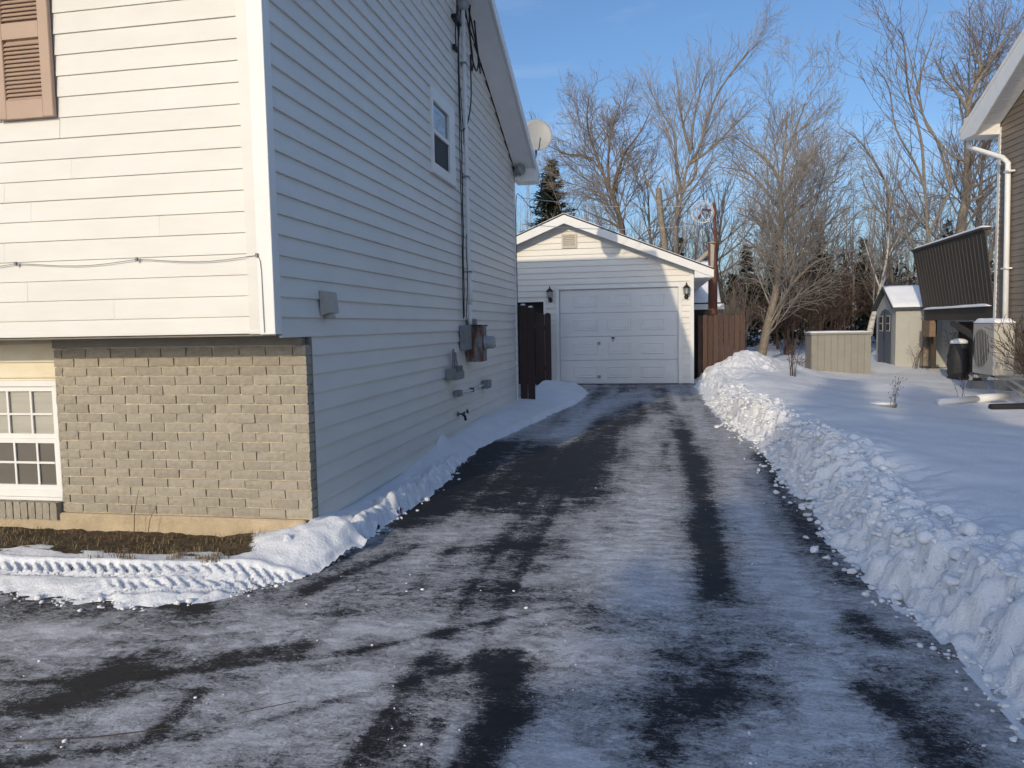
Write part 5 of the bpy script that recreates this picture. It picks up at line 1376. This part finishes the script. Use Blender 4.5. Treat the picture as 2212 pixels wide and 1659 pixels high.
# (children per metre, first position, angle, length ratio, longest child)
LV_DENSE = [(4.0,.15,40,.62,2.2), (4.4,.2,36,.55,1.2), (5.4,.15,34,.55,.6), (4.0,.2,34,.6,.35)]
LV_SPARSE = [(2.0,.3,32,.55,1.9), (2.4,.25,30,.5,.9), (3.6,.2,30,.5,.45)]
LV_FAN = [(3.2,.2,30,.58,2.2), (3.6,.2,30,.5,1.0), (4.6,.2,30,.5,.5)]
GUIDES = {
'T1': (27, [
    [(-1.02, 4.56), (-1.16, 5.29), (-1.4, 6.07), (-1.69, 6.71), (-2.02, 7.21)] ,
    [(-2.02, 7.21), (-2.46, 7.38), (-2.95, 7.46), (-3.59, 7.78)] ,
    [(-1.69, 6.71), (-1.92, 7.4), (-2.16, 8.08), (-2.25, 8.85), (-2.19, 9.6)] ,
    [(-1.3, 5.97), (-1.15, 6.78), (-0.91, 7.38), (-0.38, 8.06), (0.0, 8.79)] ,
    [(-1.45, 6.27), (-1.49, 7.42), (-1.33, 8.36), (-1.04, 9.19)] ,
    [(-1.17, 4.66), (-1.46, 5.06), (-1.94, 5.28), (-2.48, 5.54)] ,
]),
'T2a': (25, [
    [(0.38, 3.88), (0.25, 4.91), (0.19, 5.75)] ,
    [(0.17, 5.26), (-0.18, 6.03), (-0.49, 6.93)] ,
    [(0.28, 5.3), (0.69, 5.55), (1.35, 5.8)] ,
    [(0.19, 5.57), (0.18, 5.9), (0.48, 6.17)] ,
]),
'T2b': (26, [
    [(0.76, 3.82), (0.77, 4.79), (0.95, 5.7), (1.08, 6.37), (1.22, 7.04)] ,
    [(1.22, 7.04), (1.35, 8.16), (1.62, 9.25), (1.89, 9.81)] ,
    [(0.95, 5.7), (0.77, 6.84), (0.73, 7.75), (0.28, 8.59), (-0.17, 9.7)] ,
    [(1.08, 6.6), (1.53, 7.25), (1.98, 8.65), (2.76, 9.74), (3.36, 10.26)] ,
    [(0.99, 5.83), (1.4, 6.36), (1.49, 7.25), (2.41, 8.75)] ,
    [(1.22, 7.04), (0.95, 8.18), (0.78, 9.76)] ,
    [(1.17, 6.68), (1.84, 7.1), (2.42, 7.64), (3.29, 8.47)] ,
]),
'T3': (24.3, [
    [(3.79, 3.39), (3.82, 4.65), (3.78, 5.49), (3.89, 6.52), (3.96, 7.71)] ,
    [(3.82, 4.74), (3.17, 5.73), (2.76, 6.17), (2.06, 6.42)] ,
    [(3.78, 5.7), (3.41, 6.34), (2.92, 6.78), (2.42, 7.23)] ,
    [(3.85, 6.31), (4.16, 7.12), (4.36, 7.76)] ,
    [(3.8, 5.15), (4.34, 5.87), (4.77, 6.43), (5.08, 6.82)] ,
    [(3.83, 4.44), (4.39, 4.92), (4.98, 5.35), (5.56, 5.81)] ,
    [(3.79, 4.03), (3.17, 4.56), (2.56, 4.88)] ,
]),
'T4': (21.2, [
    [(6.88, 0.31), (6.95, 1.53), (6.95, 1.99)] ,
    [(6.95, 1.99), (6.87, 2.62), (6.69, 3.36), (6.46, 4.26), (6.3, 5.03)] ,
    [(6.95, 1.99), (6.89, 2.69), (7.01, 3.46), (6.92, 4.43), (6.8, 5.0)] ,
]),
'T4b': (21.2, [
    [(6.36, 4.67), (6.15, 5.32), (5.53, 6.24), (4.98, 6.62)] ,
    [(6.54, 3.74), (6.36, 4.67)] ,
    [(6.94, 3.73), (6.82, 4.72), (6.51, 5.4), (5.96, 6.21), (5.65, 7.1), (5.24, 7.48)] ,
    [(6.82, 4.72), (6.66, 5.99), (6.25, 7.06), (5.93, 8.12), (5.66, 8.25)] ,
    [(7.01, 3.73), (7.44, 4.83), (7.19, 5.78), (6.75, 6.33), (6.47, 7.22), (5.95, 8.57)] ,
    [(7.44, 4.83), (7.16, 5.96), (6.91, 6.67), (6.79, 7.54), (6.58, 8.55)] ,
    [(6.83, 7.36), (6.95, 8.04), (7.19, 8.87)] ,
]),
'T5': (25.5, [
    [(9.22, 4.14), (9.35, 5.15), (9.36, 6.19), (9.33, 7.73), (9.54, 8.46), (9.98, 9.16), (10.45, 10.01)] ,
    [(9.29, 7.73), (8.96, 8.29), (8.56, 8.73), (8.28, 9.21)] ,
    [(9.32, 7.85), (9.27, 8.48), (9.21, 9.5)] ,
    [(9.54, 8.46), (9.68, 9.06), (9.46, 9.89)] ,
    [(9.42, 5.36), (10.0, 5.7), (10.37, 5.93)] ,
    [(9.32, 4.94), (9.74, 5.13), (10.2, 5.4)] ,
    [(9.36, 6.19), (8.93, 6.43), (8.65, 6.82)] ,
]),
'T6': (28, [
    [(7.32, 0.99), (7.43, 1.57), (7.66, 2.5), (7.84, 3.53), (7.89, 4.66), (7.89, 5.68)] ,
    [(7.66, 2.5), (7.4, 3.34), (7.19, 4.43)] ,
    [(7.84, 3.53), (8.11, 4.24), (8.29, 4.9)] ,
]),

}
def guided_tree(key, name, label, lv, seed, r_trunk, r_limb, bark, twig, ground, wob=.12, trop=.05, extra=(), wind=(0,0,0), group=None, stub=False):
    Y, gl = GUIDES[key]; tr = Tree(seed, lv, wob, trop, wind); R = random.Random(seed+99)
    gl = list(gl)+list(extra)
    x0, z0 = gl[0][0]; made = []
    for gi, g in enumerate(gl):
        if gi == 0:
            P = [(x, Y, z) for x, z in g]
            if z0 > ground+.5: P = [(x0+R.uniform(-.1, .1), Y, ground-.1), (x0, Y, (z0+ground)/2)] + P
            tr.guide(P, r_trunk, r_limb*.3 if not stub else r_trunk*.8, kids=not stub); made += spline(P, 6)
        else:
            dy = R.uniform(-1, 1)*1.1; L = len(g)-1
            q0 = min(made, key=lambda q: (q.x-g[0][0])**2+(q.z-g[0][1])**2)
            P = [tuple(q0)] + [(x, q0.y+dy*(i/L)**1.2*abs(z-g[0][1]+.6)*.45, z) for i, (x, z) in enumerate(g) if i > 0]
            made += spline(P, 6)
            tr.guide(P, r_limb*R.uniform(.8, 1.05), r_limb*.22)
    return tr.build(name, (x0, Y, ground), label, bark, twig, group=group)
GUIDES['T3'][1][0][:0] = [(3.18,.1),(3.28,.5),(3.45,1.4),(3.68,2.4)]
GRP = 'bare trees behind the yard'
guided_tree('T1', 'bare_tree', 'bushy bare tree with reddish-brown limbs rising behind the garage ridge', LV_DENSE, 1, .15, .06, M['barkbrown'], M['twigbrown'], .2, group=GRP)
guided_tree('T2a', 'bare_tree', 'bare tree with a sawn-off trunk top behind the garage roof', LV_SPARSE, 2, .115, .04, M['barkgrey'], M['twiggrey'], .2, stub=True, group=GRP)
guided_tree('T2b', 'bare_tree', 'tall bare tree fanning up and leaning right behind the garage', LV_FAN, 3, .11, .055, M['barkgrey'], M['twiggrey'], .2, wob=.07, trop=.05, group=GRP)
guided_tree('T3', 'bare_tree', 'broad twiggy bare tree with forked trunk right of the brown fence', LV_DENSE, 4, .16, .055, M['barkgrey'], M['twiggrey'], .3, group=GRP,
   extra=[[(3.5,1.1),(3.95,2.2),(4.2,3.3),(4.5,4.6),(4.6,5.6)], [(3.82,4.0),(3.3,5.0),(2.7,5.6)], [(4.2,3.3),(4.9,4.2),(5.5,4.7)], [(3.7,3.0),(3.1,3.7),(2.5,4.1)], [(4.0,2.6),(4.7,3.2),(5.3,3.4)]])
for q in GUIDES['T4b'][1]:
    if q[0][1] < 3.8: q.insert(0, (6.69,3.36) if q[0][0] < 6.7 else (7.01,3.46))
GUIDES['T4'] = (GUIDES['T4'][0], GUIDES['T4'][1]+GUIDES['T4b'][1])
guided_tree('T4', 'bare_tree', 'slender many-stemmed bare tree standing in front of the cream shed', LV_SPARSE, 5, .105, .042, M['barkgrey'], M['twigbrown'], .25, wob=.07, trop=.05, group=GRP)
guided_tree('T5', 'bare_tree', 'stout bare tree rising behind the raised deck', LV_DENSE, 6, .19, .06, M['barkgrey'], M['twigbrown'], .3, group=GRP)
guided_tree('T6', 'birch_tree', 'leaning white-barked birch behind the tan storage box', LV_FAN, 7, .11, .03, M['barkbirch'], M['twigbrown'], .5, group=GRP,
   extra=[[(7.25,.55),(7.32,.99)]])
def free_tree(x, y, h, r, label, lv, seed, bark, twig, ground=.3, lean=(0,0), nl=5, spread=.35, name='bare_tree', crown0=.3, group=GRP):
    tr = Tree(seed, lv, .09, .05); R = random.Random(seed+5)
    top = Vector((x+lean[0], y+lean[1], ground+h))
    P = [Vector((x, y, ground-.2)), Vector((x+lean[0]*.2+R.uniform(-.1,.1), y, ground+h*.3)), Vector((x+lean[0]*.55+R.uniform(-.15,.15), y+lean[1]*.5, ground+h*.65)), top]
    tr.guide(P, r, r*.18)
    for k in range(nl):
        t = crown0+(.85-crown0)*k/nl; q = P[0].lerp(P[1], t*3) if t < .333 else P[1].lerp(P[2], t*3-1) if t < .667 else P[2].lerp(P[3], t*3-2)
        a = R.uniform(0, 6.28); l = h*spread*(1.1-.6*t)*R.uniform(.7, 1.2)
        e = q+Vector((math.cos(a)*l, math.sin(a)*l*.8, l*R.uniform(.7, 1.3))); mid = q.lerp(e, .5)+Vector((math.cos(a)*l*.1, 0, -l*.06))
        tr.guide([q, mid, e], r*(1-t)*.6+.01, r*.12)
    return tr.build(name, (x, y, ground), label, bark, twig, group=group)
FREE = [
 (-3.6, 30, 5.6, .11, 'pale bare tree just right of the white house corner', LV_SPARSE, (.5,0)),
 (.1, 33, 7.0, .13, 'background bare tree behind the sawn-off trunk', LV_FAN, (-.3,0)),
 (2.2, 31, 6.3, .12, 'bare tree behind the clothesline pole', LV_FAN, (.6,0)),
 (5.6, 33, 7.6, .14, 'straight bare tree between the broad twiggy tree and the birch', LV_FAN, (.2,0)),
 (7.0, 35, 6.8, .12, 'grey bare tree behind the leaning birch', LV_FAN, (.4,0)),
 (9.3, 32, 6.6, .12, 'bare tree showing above the cream shed roof', LV_FAN, (-.4,0)),
 (10.9, 29, 8.2, .14, 'bare tree whose top shows above the brown house eaves', LV_FAN, (.3,0)),
]
for i, (x, y, h, r, lab, lv, ln) in enumerate(FREE):
    free_tree(x, y, h, r, lab, lv, 40+i, M['barkgrey'], M['twiggrey'] if i % 2 else M['twigbrown'], .4, ln, 6)

# evergreens
def spruce(x, y, h, w, label, seed, ground=.3, clump=False, name='spruce_tree', group='evergreens behind the yard', z_low=.12, dens=1.0):
    R = np.random.default_rng(seed); t = thing(name, (x, y, ground), label, 'evergreen', group)
    MB().tube([(x, y, ground-.2), (x, y, ground+h*.5), (x, y, ground+h*.97)], [.018*h, .012*h, .01], 8).build('trunk', M['barkbrown'], t, True)
    V = []; nb_ = int(h*26*dens)
    for b in range(nb_):
        u_ = R.random()**.8; zb0 = ground+h*(z_low+(1-z_low)*u_)
        rl = w*(1-u_)**.85*R.uniform(.55, 1.1)+.08
        if clump: rl *= .65+.6*vnoise(u_*7+seed, seed*.37, seed)
        a = R.uniform(0, 6.28); ca, sa = math.cos(a), math.sin(a)
        drop = -.18*rl+R.normal(0, .06)
        nsp = max(4, int(rl*16))
        for k in range(nsp):
            s_ = (k+R.random())/nsp; px_, py_, pz_ = x+ca*rl*s_, y+sa*rl*s_, zb0+drop*s_+.10*rl*s_*s_
            for q in range(4):
                L_ = (.10+.16*R.random())*(1.1-.5*s_)*(1+.05*h); aa = a+R.normal(0, .9); dz_ = R.normal(-.05, .35)
                e = np.array([math.cos(aa), math.sin(aa), dz_])*L_; wv = np.array([-math.sin(aa), math.cos(aa), R.normal(0, .5)])*L_*.17
                c = np.array([px_, py_, pz_])+R.normal(0, .03, 3)
                V.append((c-wv, c+wv, c+e+wv*.3, c+e-wv*.3))
    V = np.array(V).reshape(-1, 3); F = np.arange(len(V)).reshape(-1, 4)
    put('crown', np_mesh('crown', V, F), M['needles'], t); return t
spruce(-4.15, 32, 8.0, 2.3, 'dark ragged spruce rising behind the garage left slope', 61, .3, True, dens=1.3)
EV = [(1.15,36,5.0,1.3,'dark spruce showing between the sawn-off trunk and the pole'),(8.0,40,6.0,1.7,'tall dark spruce behind the birch'),(5.9,39,5.2,1.5,'dark spruce behind the reddish shrubs'),
      (4.3,37,4.6,1.5,'low dark spruce behind the broad twiggy tree'),(10.6,42,5.2,1.6,'dark spruce behind the cream shed'),(2.6,38,4.4,1.4,'low dark spruce right of the clothesline pole'),(13.2,38,5.5,1.6,'dark spruce beyond the raised deck'),(9.4,38,3.6,1.2,'small dark spruce between birch and cream shed'),(5.0,32.5,3.3,1.3,'young dark spruce behind the tall tan arching shrub'),(6.9,33.5,3.9,1.4,'young dark spruce just left of the birch trunk'),(3.3,33,3.1,1.2,'young dark spruce seen above the brown fence end'),(8.7,34,3.0,1.2,'young dark spruce just right of the birch trunk')]
for i, (x, y, h, w, lab) in enumerate(EV): spruce(x, y, h, w, lab, 70+i, .4, True, dens=.85)

# shrubs
def shrub(x, y, h, w, n, label, seed, mat, ground, r0=.014, name='bare_shrub', dens=1.0, group='bare shrubs at the wood edge'):
    tr = Tree(seed, [(3.0*dens,.25,28,.5,.8), (4.5*dens,.2,30,.5,.4), (6,.2,30,.5,.22)], .08, .03); R = random.Random(seed)
    for k in range(n):
        a = R.uniform(0, 6.28); l = w*R.random()**.6; b = Vector((x+R.uniform(-.2,.2)*w, y+R.uniform(-.2,.2)*w, ground-.1))
        e = Vector((b.x+math.cos(a)*l, b.y+math.sin(a)*l*.6, ground+h*R.uniform(.65, 1)*(1-.25*l/w))); mid = b.lerp(e, .5)+Vector((-math.cos(a)*l*.12, 0, h*.06))
        tr.guide([b, mid, e], r0*R.uniform(.7, 1.1), r0*.3, lvl=1)
    tr.thick = tr.thin[:1]
    t = thing(name, (x, y, ground), label, 'shrub', group)
    V, F = tubes_np(tr.thin, 3); put('stems', np_mesh('stems', V, F), mat, t); return t
SH = [(4.55,27.5,2.6,1.1,'reddish bare shrub left of the storage box under the broad tree'),(5.6,28.5,3.0,1.3,'tall tan arching shrub behind the storage box'),(6.6,29.5,3.2,1.3,'dense reddish shrub behind the storage box'),
      (3.2,30,2.6,1.3,'dark brown shrub behind the brown fence'),(8.9,31,2.8,1.2,'brown shrub left of the cream shed roof'),(2.2,28.5,2.2,.9,'low brown shrub between fence and broad tree'),(10.6,30,2.6,1.2,'brown shrub behind the raised deck')]
for i, (x, y, h, w, lab) in enumerate(SH): shrub(x, y, h, w, 30, lab, 90+i, (M['twigred'], M['stalk'], M['twigred'], M['twigbrown'], M['twigred'], M['twigbrown'], M['twigred'])[i], .45)
shrub(5.62, 12.6, 1.5, .42, 26, 'dark leafless bush in front of the heat pump at the right edge', 98, M['twig'], .08, .010, 'dark_bush', 1.3)

# the wood beyond: one mass of thin stems, brush and low evergreen growth
def far_wood():
    R = random.Random(5); tr = Tree(5, [(1.5,.25,30,.45,1.6), (2.2,.2,30,.5,.8), (2.6,.2,32,.5,.5)], .09, .05)
    for k in range(200):
        y = R.uniform(34, 52); x = R.uniform(-9, 24)*(y/38)*.8; h = R.uniform(4.2, 8.0)
        top = Vector((x+R.uniform(-.6,.6), y, .5+h)); b = Vector((x, y, .2)); tr.guide([b, b.lerp(top, .5)+Vector((R.uniform(-.2,.2),0,0)), top], R.uniform(.035,.09), .012, lvl=1)
    V, F = tubes_np(tr.thin, 3)
    return tag(put('far_wood', np_mesh('far_wood', V, F), M['twiggrey']), 'thick grey-brown wood of thin bare stems beyond the yards', 'wood', kind='stuff')
far_wood()
def undergrowth():
    R = np.random.default_rng(8); V = []
    for k in range(26000):
        y = R.uniform(36, 56); x = R.uniform(-12, 26)*(y/40)*.85; top = 2.0+2.4*float(vnoise(x*.35, y*.2, 3))+.8*float(vnoise(x*1.3, y, 4)); z = .2+top*R.random()**.7
        a = R.uniform(0, 6.28); L_ = R.uniform(.15, .42); e = np.array([math.cos(a), math.sin(a), R.normal(.1, .7)])*L_; wv = np.array([-math.sin(a), math.cos(a), R.normal(0, .8)])*L_*.16; c = np.array([x, y, z])
        V.append((c-wv, c+wv, c+e+wv*.3, c+e-wv*.3))
    V = np.array(V).reshape(-1, 3)
    return tag(put('undergrowth', np_mesh('undergrowth', V, np.arange(len(V)).reshape(-1, 4)), M['underg']), 'dark brown and evergreen undergrowth at the foot of the wood', 'undergrowth', kind='stuff')
M['underg'] = pmat('undergrowth', (.055,.044,.033), .95, .2, .8, col2=(.020,.027,.016), vlo=.42, vhi=.58)
undergrowth()

# unseen spruces added behind the viewer, sized to shade the right-hand snow
for i, (x, y, h, w) in enumerate(((-4.0,-15.0,11.8,2.0),(-2.5,-15.3,11.0,2.0),(-.9,-15.0,10.0,2.2),(-3.2,-16.6,11.8,2.0),(.9,-14.6,9.2,2.2),(2.7,-14.5,8.6,2.2))):
    spruce(x, y, h, w, ('tall slim unseen spruce added behind the viewer for shade, leftmost of the row', 'tall unseen spruce added behind the viewer for shade, second of the row', 'unseen spruce added behind the viewer for shade, mid row', 'unseen spruce added behind the viewer for shade, nearer the driveway', 'shorter unseen spruce added behind the viewer for shade, right of mid row', 'shortest unseen spruce added behind the viewer for shade, end of the row')[i], 120+i, -.1, False, group='spruces added behind the viewer for shade', z_low=.04, dens=1.5)
